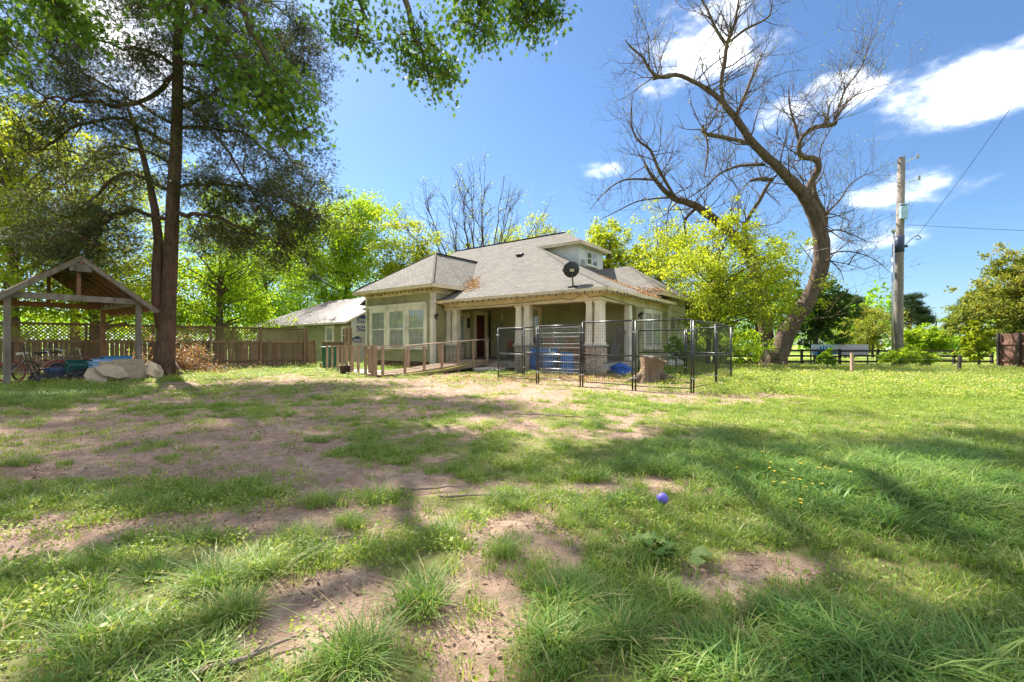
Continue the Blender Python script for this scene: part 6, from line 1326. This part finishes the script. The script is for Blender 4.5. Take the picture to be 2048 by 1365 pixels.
# big single tufts that stand out on the bare earth
TU = [(840, 1215, 1.2), (1000, 1110, .8), (715, 1330, 1.3), (600, 1075, 1.0), (760, 990, 1.1), (1150, 1200, 1.2), (380, 1085, .9), (700, 1040, .8), (1090, 950, .8), (930, 945, 1.0), (640, 1000, 1.0), (230, 1010, .9), (1000, 1000, .9), (470, 1240, 1.0), (160, 1300, 1.1), (1110, 1290, 1.1), (1360, 1200, .9), (1240, 1290, 1.2), (880, 1070, .8), (60, 930, .8), (150, 990, .8), (560, 830, .8), (445, 830, .8), (640, 880, .8), (700, 840, .7), (1400, 1010, .9), (1280, 1005, .8), (970, 900, .8), (520, 1150, 1.1), (300, 1160, 1), (420, 1180, 1.1)]
q = []; ss = []
for a, b_, s_ in TU:
    c = G(a, b_)
    for k in range(11): q.append((c.x+rg.normal(0, .06*c.y/3), c.y+rg.normal(0, .05*c.y/3))); ss.append(s_*rg.uniform(.7, 1.2))
q = np.array(q); ss = np.array(ss); m_ = len(q)
scatter('grass_tufts', 'thick taller grass tufts standing on the bare patches', 'grass', [tuft('t', 46, .115, .055, .0019, .95, G_, 21), tuft('t', 44, .145, .055, .002, 1.1, GLm, 22)], np.stack([q[:, 0], q[:, 1], gz(q[:, 0], q[:, 1])-.01], 1), rg.uniform(0, 6.28, m_), rg.normal(0, .12, (m_, 2)), np.stack([ss]*3, 1), rg.integers(0, 2, m_))
# dead leaves, chips and crumbs on the earth
p = field([(.9, 4, 900), (4, 9, 240), (9, 20, 45)], 1.0, 1.2); p = p[clear(p)]; cl_ = fbm(p[:, 0]*1.4, p[:, 1]*1.4, 61, 3); w = worn(p[:, 0], p[:, 1]); p = p[rg.random(len(p)) < np.clip((.15+w)*sm(.40, .66, cl_)*1.1+.06, 0, 1)]
n = len(p); tip = rg.normal(size=(n, 3)); tip[:, 2] *= .35
tag(leaves('leaf_litter', np.stack([p[:, 0], p[:, 1], gz(p[:, 0], p[:, 1])-.012+rg.uniform(.0, .014, n)], 1), tip, rg.uniform(.006, .030, n)*(1+.05*p[:, 1]), M['lf_litter'], None, RHOMB, None, 1.6, rg), 'dry brown leaf crumbs scattered over the bare earth', 'leaf litter', kind='stuff')
# crumbs of earth and small stones on the bare patches
def clod(name, seed):
    rr = np.random.default_rng(seed); V = []
    for z, r0 in ((-.3, .6), (.15, 1.0), (.6, .65)): V += [(r0*rr.uniform(.7, 1.2)*math.cos(a), r0*rr.uniform(.7, 1.2)*math.sin(a), z*.7) for a in np.arange(6)*1.047]
    V.append((0, 0, .55)); Fs = [(i_*6+k, i_*6+(k+1) % 6, i_*6+6+(k+1) % 6, i_*6+6+k) for i_ in range(2) for k in range(6)]+[(12+k, 12+(k+1) % 6, 18) for k in range(6)]
    me = bpy.data.meshes.new(name); me.from_pydata(V, [], Fs); me.materials.append(M['clod']); return bpy.data.objects.new(name, me)
p = field([(.9, 4, 330), (4, 8, 90), (8, 14, 18)], 1.0, 1.2); p = p[clear(p)]; w = worn(p[:, 0], p[:, 1]); cl_ = fbm(p[:, 0]*2.2, p[:, 1]*2.2, 91, 3); p = p[rg.random(len(p)) < w*(.12+.9*sm(.45, .65, cl_))]; n = len(p)
sz = (.0025+.009*rg.random(n)**3)*(1+.06*p[:, 1])
scatter('earth_crumbs', 'small clods and pebbles lying on the bare earth', 'clods', [clod('c', 1), clod('c', 2), clod('c', 3)], np.stack([p[:, 0], p[:, 1], gz(p[:, 0], p[:, 1])-.016], 1), rg.uniform(0, 6.28, n), rg.normal(0, .3, (n, 2)), np.stack([sz, sz*rg.uniform(.7, 1.2, n), sz*rg.uniform(.5, .9, n)], 1), rg.integers(0, 3, n))
n = 2600; x = rg.normal(1.0, 1.6, n); y = rg.normal(15.3, .9, n); tip = rg.normal(size=(n, 3)); tip[:, 2] *= .4
tag(leaves('leaf_drift', np.stack([x, y, gz(x, y)+rg.uniform(0, .03, n)], 1), tip, rg.uniform(.05, .10, n), M['lf_dry'], None, RHOMB, None, 1.0, rg), 'brown leaves drifted along the wire pen', 'dead leaves', kind='stuff')
